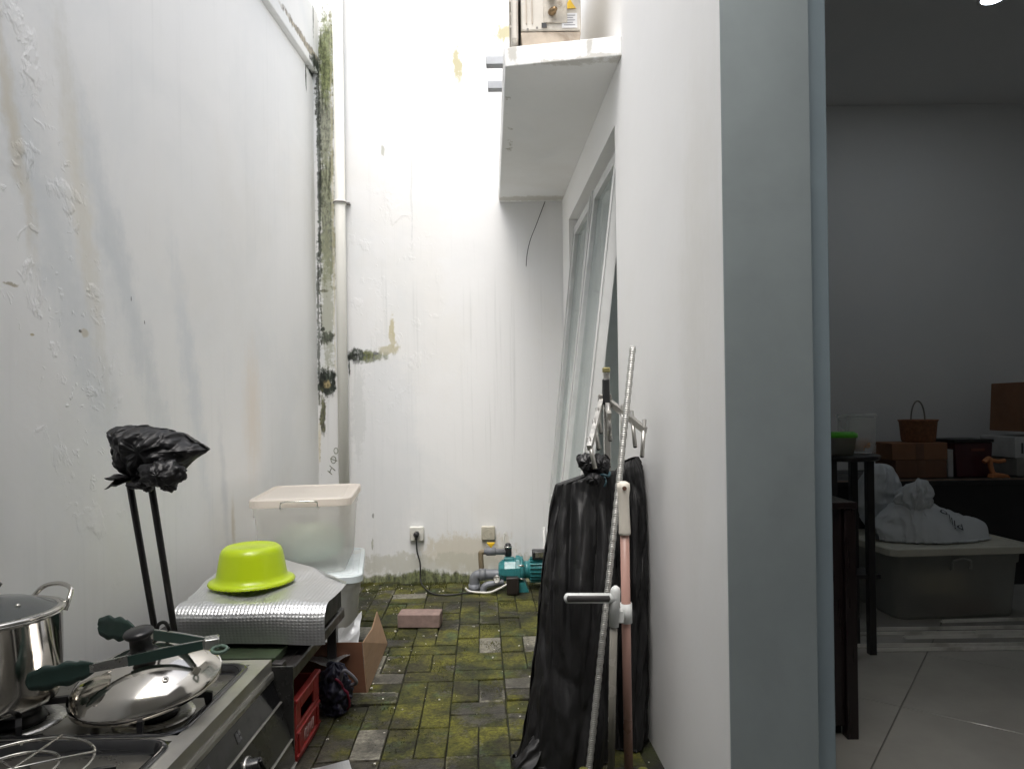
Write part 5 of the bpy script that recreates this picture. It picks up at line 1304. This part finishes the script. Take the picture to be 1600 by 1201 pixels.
# pink mop pole with cream grip
M_pink = simple('dusty_pink_metal', (0.40, 0.235, 0.195), 0.35, var=.05, vs=4)
M_crm = simple('cream_grip', (0.70, 0.66, 0.58), 0.45, var=.05)
pa, pm, pz = at(974, 762, 1.88), at(976, 832, 1.885), at(982, 1190, 1.94); pz = toz(pa, pz, .006)
mp = thing('mop_pole', pz, 'dusty pink pole with a cream grip leaning on the black bags', 'mop')
b = MB(); b.cyl(pz, pm, .0125, seg=16); b.build('pole', M_pink, mp)
dv = (pa - pm).normalized(); pmm = pm - dv * .004
b = MB(); b.tube([pmm, pmm + dv * .006, pm.lerp(pa, .4), pm.lerp(pa, .8), pa, pa + dv * .012, pa + dv * .018], [.0160, .0165, .0150, .0150, .0185, .0175, .008], seg=18); gp_ = b.build('grip', M_crm, mp)
b = MB(); b.cyl(pa + Vector((0, -.0195, .001)), pa + Vector((0, -.014, .001)), .006, seg=14); b.build('hang_hole', simple('grip_hole', (.10, .05, .03), .7), gp_)

# squeegee with T handle clipped to the pink pole
M_wh2 = simple('matt_white_plastic', (0.62, 0.64, 0.63), 0.45, var=.04); M_dg = simple('dark_grey_insert', (.045, .043, .043), .5)
M_clr = simple('smoky_clear_pole', (0.20, 0.19, 0.165), 0.2, var=.1)
dq = 1.86; s0, s1_ = at(962, 918, dq), at(959, 978, dq); sb = toz(s0, at(955, 1195, 1.90), .008)
sq = thing('squeegee', sb, 'white T-handled squeegee with a smoky clear pole clipped to the pink pole', 'squeegee')
b = MB(); b.tube([s0 + Vector((0, 0, .006)), s0, s0.lerp(s1_, .08), s1_], [.004, .0115, .0138, .0135], seg=18); b.build('sleeve', M_wh2, sq)
b = MB(); b.cyl(sb, s1_ + Vector((0, 0, .01)), .0105, seg=16); b.build('pole', M_clr, sq)
h1, h2 = at(884, 934, dq), at(962, 934, dq); b = MB(); b.tube([h1 + Vector((-.005, 0, 0)), h1, h1.lerp(h2, .05), h2], [.004, .0125, .014, .014], seg=14); hb = b.build('handle_bar', M_wh2, sq)
b = MB(); i1, i2 = at(887, 935, dq - .014), at(952, 935, dq - .014); b.tube([i1 + Vector((-.003, 0, 0)), i1, i2, i2 + Vector((.003, 0, 0))], [.002, .0085, .0085, .002], seg=12, ry=.003); b.build('handle_insert', M_dg, hb)
k1 = at(979, 962, dq + .015); b = MB(); b.lathe([(.0135, -.027), (.0165, -.027), (.0165, .027), (.0135, .027)], 16, Matrix.Translation((pz.lerp(pm, .72).x * 0 + at(979, 962, 1.90).x, 1.905, k1.z)), cap=False)
b.box((at(970, 962, dq).x, dq + .02, k1.z), (.02, .03, .034), bev=.003); b.build('clip', M_wh2, sq)
# olive mop heads at the floor
M_ol = simple('olive_rubber', (.13, .13, .03), .5, var=.2)
for (px, lab) in ((909, 'olive rubber foot at the base of the ribbed pole'), (999, 'olive rubber foot beside the pink pole by the house wall')):
    c = onz(px, 1215, 0.0); c.y = max(c.y, 1.90) - .06; b = MB()
    b.lathe([(0, .060), (.012, .058), (.020, .048), (.024, .03), (.026, .004), (0, .004)], 20, Matrix.Translation((c.x, c.y, 0)))
    b.build('rubber_foot', M_ol, origin=(c.x, c.y, 0), label=lab, cat='foot')

# ================================================================== INSIDE THE ROOM
M_dkwood = simple('dark_red_wood', (0.014, 0.007, 0.007), 0.35, var=.25, vs=5, stretch=(6, 6, .5))
M_blk2 = simple('black_laminate', (0.012, 0.011, 0.011), 0.4, var=.2)
cbn = thing('side_cabinet', (.87, 2.3, ZI), 'dark reddish wooden cabinet just inside the door post', 'cabinet')
xr, yf, zt_ = at(1340, 1150, 2.05).x, 2.05, .757
b = MB(); b.box((xr - .16, yf + .24, (ZI + .035 + zt_ - .02) / 2), (.30, .46, zt_ - .02 - ZI - .035), bev=.003); b.build('carcass', M_dkwood, cbn)
b = MB(); b.box((xr - .155, yf + .235, zt_ - .01), (.32, .49, .02), bev=.003); b.build('cabinet_top', M_dkwood, cbn)
b = MB(); b.box((xr - .015, yf + .012, (ZI + zt_ - .02) / 2), (.034, .034, zt_ - .022 - ZI), bev=.002); b.build('corner_post', M_dkwood, cbn)
b = MB(); b.box((xr - .16, yf + .25, ZI + .018), (.26, .42, .034)); b.build('plinth', M_blk2, cbn)
# tall stool with pots
dT = 2.80; zs = .843
sx_ = at(1322, 720, dT).x
stl = thing('side_table', (sx_, dT, ZI), 'tall dark side table holding tubs behind the wooden cabinet', 'table')
b = MB(); b.lathe([(0, -.022), (.115, -.022), (.125, -.016), (.127, -.004), (.122, 0), (0, 0)], 40, Matrix.Translation((sx_ + .0, dT, zs))); b.build('table_top', M_blk2, stl)
for (ox, oy) in ((.062, -.06), (-.085, -.06), (.062, .07), (-.085, .07)):
    b = MB(); b.box((sx_ + ox, dT + oy, (ZI + zs - .022) / 2), (.028, .028, zs - .024 - ZI), bev=.002); b.build('leg', M_blk2, stl)
b = MB(); b.box((sx_, dT + .02, .36), (.20, .17, .016)); b.build('shelf', M_blk2, stl)
# tub with green lid
M_tub = frosted('tub_plastic', (.50, .48, .40), .3); M_grn = simple('bright_green_lid', (.10, .55, .03), .35, var=.08)
tcx = at(1316, 690, dT - .03)
tub = thing('food_tub', (tcx.x, dT - .03, zs), 'small clear tub with a bright green lid on the tall side table', 'tub')
b = MB(); b.lathe([(0, 0), (.040, 0), (.052, .075), (.054, .078)], 28, Matrix.Translation((tcx.x, dT - .03, zs + .001)), cap=False); b.build('tub_body', M_tub, tub)
b = MB(); b.lathe([(0, .092), (.045, .092), (.050, .088), (.057, .086), (.057, .070), (.054, .070)], 28, Matrix.Translation((tcx.x, dT - .03, zs + .001)), cap=False); b.build('lid', M_grn, tub)
gx = NT('clear_acrylic'); gx.base((.8, .82, .82)); gx.b.inputs['Roughness'].default_value = .1; tpn = gx.n('ShaderNodeBsdfTransparent'); mxn = gx.n('ShaderNodeMixShader'); gx.l(gx.mr(gx.noise(gx.obj(), 6, 3), .3, .7, .60, .72), mxn.inputs[0]); gx.l(gx.b.outputs[0], mxn.inputs[1]); gx.l(tpn.outputs[0], mxn.inputs[2]); gx.l(mxn.outputs[0], gx.out.inputs['Surface']); M_acr = gx.m
jc = at(1342, 680, dT + .045)
jar = thing('clear_canister', (jc.x, dT + .045, zs), 'square clear canister of orange snacks on the tall side table', 'canister')
b = MB(); b.box((jc.x - .01, dT + .045, zs + .076), (.115, .10, .15), bev=.008); b.build('canister_body', M_acr, jar)
b = MB(); b.box((jc.x - .01, dT + .045, zs + .157), (.12, .105, .012), bev=.004); b.build('canister_lid', M_acr, jar)
M_org = simple('orange_snack', (.55, .22, .06), .7, var=.2); rr = random.Random(9); b = MB()
for k in range(16): b.lathe([(0, -.010), (.009, -.006), (.012, 0), (.009, .006), (0, .010)], 8, Matrix.Translation((jc.x - .01 + rr.uniform(-.036, .04), dT + .045 + rr.uniform(-.03, .03), zs + .014 + rr.uniform(0, .045))))
o = b.build('snacks', M_org, jar); o['kind'] = 'stuff'
bt = at(1297, 650, dT - .03); bo = thing('sauce_bottle', (bt.x, dT + .0, zs), 'slim bottle with red collar and orange tip on the tall side table', 'bottle')
b = MB(); b.lathe([(0, 0), (.022, 0), (.024, .01), (.024, .10), (.016, .125), (.0, .125)], 20, Matrix.Translation((bt.x - .01, dT + .03, zs + .001))); b.build('bottle_body', simple('bottle_grey', (.35, .34, .33), .4), bo)
b = MB(); b.lathe([(.0165, .120), (.018, .120), (.018, .150), (.008, .155)], 20, Matrix.Translation((bt.x - .01, dT + .03, zs + .001)), cap=False); b.build('collar', simple('red_collar', (.35, .02, .03), .4), bo)
b = MB(); b.lathe([(.012, .150), (.012, .175), (.005, .215), (0, .217)], 16, Matrix.Translation((bt.x - .01, dT + .03, zs + .001)), cap=False); b.build('nozzle', simple('orange_nozzle', (.60, .26, .04), .4), bo)

# black desk
yd = 3.72; zd = .625
dk = thing('black_desk', (2.45, 4.05, ZI), 'long black desk along the room wall holding boxes', 'desk')
b = MB(); b.box((2.45, 4.055, zd - .012), (2.15, .67, .024), bev=.003); b.build('desk_top', M_blk2, dk)
b = MB(); b.box((2.45, 3.76, (ZI + zd - .026) / 2), (2.05, .02, zd - .028 - ZI)); b.build('modesty_panel', M_blk2, dk)
for x_ in (1.42, 3.48): b = MB(); b.box((x_, 4.055, (ZI + zd - .026) / 2), (.03, .60, zd - .028 - ZI)); b.build('end_panel', M_blk2, dk)
b = MB(); b.box((2.30, 3.74, zd + .0025), (1.3, .03, .004)); b.build('edge_strip', simple('brown_edge', (.20, .14, .10), .6), dk)
# boxes + basket
def boxon(px0, px1, py_b, hgt, d, nm, m, label, cat, z, rot=0.0, dep=.22, tape=None):
    a_, c_ = at(px0, py_b, d), at(px1, py_b, d); w_ = c_.x - a_.x; cx = (a_.x + c_.x) / 2
    t = thing(nm, (cx, d + dep / 2, z), label, cat); Mx = Matrix.Translation((cx, d + dep / 2, z)) @ Matrix.Rotation(rot, 4, 'Z')
    q = MB(); q.box((0, 0, hgt / 2 + .001), (w_, dep, hgt), M=Mx, bev=.003); bd = q.build('carton', m, t)
    q = MB(); q.box((0, -dep / 2 - .001, hgt / 2), (.045, .0015, hgt * .96), M=Mx); q.build('tape', simple('brown_tape', (.16, .075, .04), .35), t)
    return cx, w_
M_cd2 = simple('room_cardboard', (0.24, 0.115, 0.060), 0.85, var=.1, vs=6)
M_cd3 = simple('room_cardboard_brown', (0.17, 0.085, 0.050), 0.85, var=.1, vs=6)
dd = 3.86
boxon(1400, 1480, 745, .100, dd, 'flat_carton', M_cd3, 'brown carton under another carton on the black desk', 'carton', zd)
cx, _w = boxon(1394, 1481, 722, .094, dd, 'flat_carton', M_cd2, 'orange-brown carton carrying the small basket', 'carton', zd + .102)
M_wick = simple('brown_woven', (0.28, 0.125, 0.06), 0.7, var=.25, vs=60, bump=.6, bs=90, bd=.004)
kb = at(1438, 697, dd + .09); zb = zd + .198
bs_ = thing('small_basket', (kb.x, dd + .11, zb), 'small round brown basket with a thin hoop handle on the cartons', 'basket')
b = MB(); b.lathe([(0, 0), (.082, 0), (.088, .01), (.098, .115), (.104, .122), (.104, .128), (.095, .126), (.085, .02), (0, .012)], 32, Matrix.Translation((kb.x, dd + .11, zb + .001))); b.build('basket_body', M_wick, bs_)
b = MB(); b.tube([Vector((kb.x + .040 * math.cos(a_) * 1.0, dd + .11, zb + .125 + .110 * math.sin(a_))) for a_ in [math.pi * k / 20 for k in range(21)]], .0045, seg=8); b.build('hoop_handle', simple('hoop_grey', (.22, .20, .17), .5), bs_)
# dark red canister
c_ = at(1522, 745, dd); M_mar = simple('dark_maroon_tin', (.055, .008, .012), .4, var=.15)
cn = thing('maroon_tin', (c_.x, dd + .1, zd), 'dark maroon square tin with a lid and faint label on the black desk', 'tin')
b = MB(); b.prism([(c_.x - .095, zd + .001), (c_.x + .095, zd + .001), (c_.x + .108, zd + .195), (c_.x - .108, zd + .195)], dd + .0, dd + .2, axis='y', bev=.006); b.build('tin_body', M_mar, cn)
b = MB(); b.box((c_.x, dd + .1, zd + .205), (.225, .212, .018), bev=.004); b.build('tin_lid', M_blk2, cn)
b = MB(); b.box((c_.x + .02, dd - .004, zd + .155), (.075, .003, .014)); b.build('tin_label', simple('tin_label_red', (.20, .06, .04), .5), cn)
q_ = at(1495, 695, dd - .0); b = MB(); b.box((q_.x - .035, dd + .05, zd + .08), (.03, .10, .155), bev=.003); b.build('paper_packet', simple('pale_packet', (.45, .44, .42), .6), origin=(q_.x - .035, dd + .05, zd), label='narrow pale packet standing beside the maroon tin', cat='packet')
# orange toy: seated figure-like plush (plain shape)
ty_ = at(1548, 745, dd - .06); M_toy = simple('orange_plastic', (.50, .19, .07), .5, var=.12)
b = MB(); z_ = zd + .004
b.tube(smoothpath([(ty_.x - .03, dd - .05, z_ + .085), (ty_.x, dd - .05, z_ + .105), (ty_.x + .008, dd - .05, z_ + .06), (ty_.x + .02, dd - .055, z_ + .02), (ty_.x + .07, dd - .06, z_ + .008)], 6), .013, seg=10)
b.tube(smoothpath([(ty_.x, dd - .05, z_ + .10), (ty_.x + .05, dd - .045, z_ + .088), (ty_.x + .09, dd - .045, z_ + .092)], 5), .011, seg=10)
b.prism([(ty_.x - .01, z_), (ty_.x + .10, z_), (ty_.x + .08, z_ + .018), (ty_.x + .0, z_ + .022)], dd - .08, dd - .04, axis='y', bev=.004)
b.build('orange_clip', M_toy, origin=(ty_.x, dd - .05, zd), label='small orange plastic clip lying in front of the maroon tin', cat='clip')
# right stack
x3 = at(1562, 745, dd).x + .09
b = MB(); b.box((x3 + .25, dd + .14, zd + .053), (.5, .30, .10), bev=.004); b.build('grey_box', simple('grey_board', (.22, .21, .19), .7), origin=(x3 + .25, dd + .14, zd), label='grey box at the bottom of the stack on the black desk', cat='box')
pb_ = thing('printed_box', (x3 + .25, dd + .14, zd + .104), 'white printed box between the grey box and the tall carton', 'box')
b = MB(); b.box((x3 + .235, dd + .14, zd + .164), (.48, .29, .118), bev=.003); b.build('carton', simple('white_board', (.50, .50, .49), .6), pb_)
b = MB()
for k in range(3): b.box((x3 + .035 + k * .05, dd - .0065, zd + .16 + .01 * (k % 2)), (.012 + .01 * (k % 2), .0015, .06 - .014 * k))
b.build('print', simple('black_print', (.06, .06, .06), .6), pb_)
ct = thing('tall_carton', (x3 + .26, dd + .12, zd + .225), 'tall brown carton leaning back on top of the printed white box', 'carton')
Mx = Matrix.Translation((x3 + .265, dd + .14, zd + .225)) @ Matrix.Rotation(R(3), 4, 'Y')
b = MB(); b.box((0, 0, .155), (.44, .27, .28), M=Mx, bev=.004); b.build('carton', M_cd2, ct)
b = MB(); b.box((0, -.136, .155), (.05, .0015, .27), M=Mx); b.build('tape', simple('carton_tape', (.20, .10, .05), .35), ct)

# big clear container on the floor
M_cont = frosted('clear_grey_plastic', (.66, .66, .62), .40, .2)
M_crl = simple('cream_lid_plastic', (0.56, 0.545, 0.46), 0.4, var=.04)
fa, fb = onz(1402, 972, ZI), onz(1592, 968, ZI)
dC = fa.y; wC = .62; ac_ = R(3)
cC = Vector((fa.x + .29, dC + .24, 0)); MC = Matrix.Translation(cC) @ Matrix.Rotation(ac_, 4, 'Z')
zlC = .385
big = thing('storage_container', (cC.x, cC.y, ZI), 'large clear grey container with a cream lid on the tiled floor', 'storage box')
b = MB(); rbox_wall(b, MC, wC - .06, .40, wC - .02, .45, ZI + .004, zlC - .02, r=.05); b.build('bin', M_cont, big)
b = MB(); lidmesh(b, MC, wC + .08, .52, zlC - .018, .022, r=.05); b.build('lid', M_crl, big)
b = MB(); pts = [MC @ Vector(p) for p in ((-.045, -.222, .285), (-.045, -.232, .29), (-.042, -.236, .325), (.0, -.238, .335), (.042, -.236, .325), (.045, -.232, .29), (.045, -.222, .285))]; b.tube(pts, .005, seg=8); b.build('handle', simple('clear_handle', (.38, .38, .36), .3), big)
rr = random.Random(21)
for k, (lx, ly, lz, sx2, sy2, sz2, colr, nm2) in enumerate(((-.05, -.10, .21, .22, .16, .10, (.46, .40, .26), 'manila'), (.12, .02, .14, .25, .26, .12, (.25, .24, .22), 'grey'), (-.14, .05, .13, .2, .22, .12, (.16, .15, .17), 'dark'), (.06, -.12, .09, .28, .1, .05, (.17, .10, .08), 'maroon'))):
    b = MB(); b.box((lx, ly, lz), (sx2, sy2, sz2), M=MC @ Matrix.Rotation(.0, 4, 'Z'), bev=.006)
    q = MC @ Vector((lx, ly, lz - sz2 / 2)); b.build('packed_bundle', simple(nm2 + '_bundle', colr, .8, var=.15), origin=q, label=nm2 + ' coloured bundle packed inside the large clear container', cat='bundle')

# white pillow bags on the container
g = NT('white_polybag'); p = g.obj(); g.base(g.mix(g.noise(p, 5, 3), (.52, .55, .57), (.60, .62, .63))); g.b.inputs['Roughness'].default_value = .35
rg = g.n('ShaderNodeTexNoise'); rg.noise_type = 'RIDGED_MULTIFRACTAL'; g.l(p, rg.inputs['Vector']); rg.inputs['Scale'].default_value = 9
g.l(g.bump(rg.outputs['Fac'], .25, .008), g.b.inputs['Normal']); M_poly = g.m
zp = zlC + .008; pcx = at(1450, 845, dC + .2).x; pcy = dC + .20
def pill(u, v):
    # heap of a pillow bag: cross-section along x by v, around by u
    t = v; x = pcx - .265 + .54 * t; a = u * 6.283
    hgt = .205 * (max(0, 1 - ((t - .34) / .74) ** 2)) ** .8 if t > .34 else .205 * (.45 + .55 * math.sin(t / .34 * math.pi / 2))
    hgt = max(.012, hgt) ; hgt *= 1 if t < .98 else .5
    if t > .34: hgt = .060 + .145 * (1 - ((t - .34) / .66)) ** .8 if t < .99 else .02
    rd = .15 * (1 - .55 * abs(t - .45)) * (math.sin(math.pi * min(1, max(.03, t * .96 + .02))) ** .3)
    ca_, sa_ = math.cos(a), math.sin(a)
    y = pcy + rd * ca_ * (1 - .35 * max(0, sa_)); z = zp + max(0, sa_) * hgt + .0
    if sa_ < 0: z = zp + .001 + .012 * (1 + sa_)
    p = Vector((x, y, z)); tq = abs((math.atan2(p.y - pcy, p.x - pcx + .06) * 2.2 + 1.2 * nz(p, 6, 4)) % 1.0 - .5) * 2; k = (.022 * (vor((p.x * 1.0, p.y, p.z * 1.4), 8, 2) - .35) + .008 * (vor(p, 21, 4) - .35) + .010 * (tq - .5)) * (1 if sa_ > .05 else .15)
    return p + Vector((k, k, abs(k) if sa_ <= .05 else k))
pw = thing('pillow_bag', (pcx, pcy, zp), 'white plastic bag with a knotted top printed Pillo on the container lid', 'plastic bag')
b = MB(); b.grid(100, 90, pill, wrap_u=True); b.build('bag_body', M_poly, pw)
kn = at(1424, 798, pcy - .03)
def knob_(u, v):
    a = u * 6.283; z = -.045 + .190 * v
    r = .030 + .052 * math.sin(min(1, max(0, (v - .18) / .82)) * math.pi) ** .7 + (.030 * (1 - v / .18) if v < .18 else 0)
    k1 = nz((math.cos(a) * 1.5, math.sin(a) * 1.5, v * 2.0), 1, 3)
    tr = abs((a / 6.283 * 7 + 1.0 * k1) % 1.0 - .5) * 2
    k = .66 + .22 * tr + .36 * vor((math.cos(a) * 1.6, math.sin(a) * 1.6, v * 2.2), 1.0, 3) + .16 * vor((math.cos(a) * 1.6, math.sin(a) * 1.6, v * 2.2), 2.3, 5)
    if v > .97: r *= .35
    return Vector((kn.x + .028 * v + r * k * math.cos(a) * 1.1, pcy - .03 + r * k * math.sin(a) * .8, kn.z + z * (1 + .10 * math.cos(a + 1) * v)))
b = MB(); b.grid(90, 44, knob_, wrap_u=True); b.build('bag_knot', M_poly, pw)
V, Fc = text_mesh('Pillo', .062)
def ontop(a_, c_):
    u = .25 + .14 * (.5 - c_ / .10) ; v = .40 + a_ * 1.05
    return None
# lettering runs up the slope of the bag towards the knot (seen upside down)
wt = max(v[0] for v in V)
def tmap(x, y):
    s_ = x / wt; lat = y / .062
    uu = .405 - .05 * s_ + .050 * lat; vv = .70 - .19 * s_ - .015 * lat
    p = Vector(pill(uu, vv)); e = .004
    n = (Vector(pill(uu + e, vv)) - p).cross(Vector(pill(uu, vv + e)) - p); n.normalize()
    if n.y > 0: n = -n
    return p + n * .009
b = MB(); b._add([tmap(v[0], v[1]) for v in V], Fc); b.build('bag_print', simple('dark_print', (.03, .035, .05), .5), pw, recalc=False)
# second white bag behind, bunched up against the stool
wb = at(1378, 790, dC + .38)
def wbag(u, v):
    a = u * 6.283; t = v * math.pi; p = Vector((.10 * math.sin(t) ** .7 * math.cos(a), .09 * math.sin(t) ** .7 * math.sin(a), -.175 * math.cos(t)))
    k = .86 + .30 * abs((u * 6 + 1.1 * nz(p * 7, 1, 5)) % 1.0 - .5) * 2 + .22 * (vor(p, 12, 4) - .3) + .10 * (vor(p, 28, 8) - .3); return Vector((wb.x - .02, dC + .36, zp + .175)) + Vector((p.x * k, p.y * k, p.z))
b = MB(); b.grid(90, 60, wbag, wrap_u=True); b.build('plastic_bag', M_poly, origin=(wb.x, dC + .36, zp), label='plain white plastic bag standing behind the printed pillow bag', cat='plastic bag', doubles=1e-5)
# white box on the desk's near end seen between stool legs
b = MB(); c_ = at(1333, 745, 3.5); b.box((c_.x, 3.9, zd + .05), (.09, .09, .09), bev=.004); b.build('white_carton', simple('white_carton_board', (.5, .5, .48), .6), origin=(c_.x, 3.9, zd), label='small white carton at the end of the black desk', cat='carton')

# PVC strips on the floor
M_strip = simple('white_pvc_strip', (0.78, 0.77, 0.72), 0.4, var=.08, dirt=(.25, .24, .2), dirt_amt=.5)
rr = random.Random(4)
labs = ['straight', 'slightly bent', 'chipped', 'short', 'long', 'grubby', 'narrow']
for k in range(7):
    y_ = 2.76 + k * .050; x0_ = [1.42, 1.40, 1.62, 1.95, 1.38, 1.50, 1.90][k]; x1_ = [2.7, 2.75, 2.6, 2.65, 2.8, 2.72, 2.85][k]; z_ = ZI + .004 + (.014 if k in (3, 6, 2) else 0)
    sk = rr.uniform(-.03, .05)
    m = MB(); m.prism([(0, 0), (.018, 0), (.018, .006), (.005, .006), (.005, .014), (0, .014)], 0, x1_ - x0_, axis='x', M=Matrix.Translation((x0_, y_, z_)) @ Matrix.Rotation(sk, 4, 'Z'))
    m.build('trim_strip', M_strip, origin=(x0_, y_, z_), label='white plastic trim strip lying on the tiled floor before the container', cat='trim strip', group='trim strips lying on the tiled floor')

# recessed downlight in the room ceiling
r_ = ray(1552, -3); dd_ = (2.95 - HC) / r_.z; dl_ = at(1552, -3, dd_)
dlt = thing('downlight', (dl_.x, dl_.y, 2.95), 'lit round recessed downlight in the room ceiling', 'downlight')
b = MB(); b.lathe([(.050, -.002), (.062, -.003), (.066, -.001), (.066, .0), (.050, .0)], 32, Matrix.Translation((dl_.x, dl_.y, 2.949)), cap=False); b.build('trim_ring', M_wplas, dlt)
b = MB(); b.lathe([(0, -.003), (.049, -.003)], 32, Matrix.Translation((dl_.x, dl_.y, 2.949)), cap=False); b.build('diffuser', simple('lit_diffuser', (.8, .85, .9), .5, emis=((.80, .92, 1.0), 9.0)), dlt)
ld = bpy.data.lights.new('downlight_lamp', 'AREA'); ld.shape = 'DISK'; ld.size = .09; ld.energy = 1.0; ld.color = (.85, .93, 1.0)
lo = bpy.data.objects.new('downlight_lamp', ld); COL.objects.link(lo); lo.parent = dlt; lo.location = (0, 0, -.008)
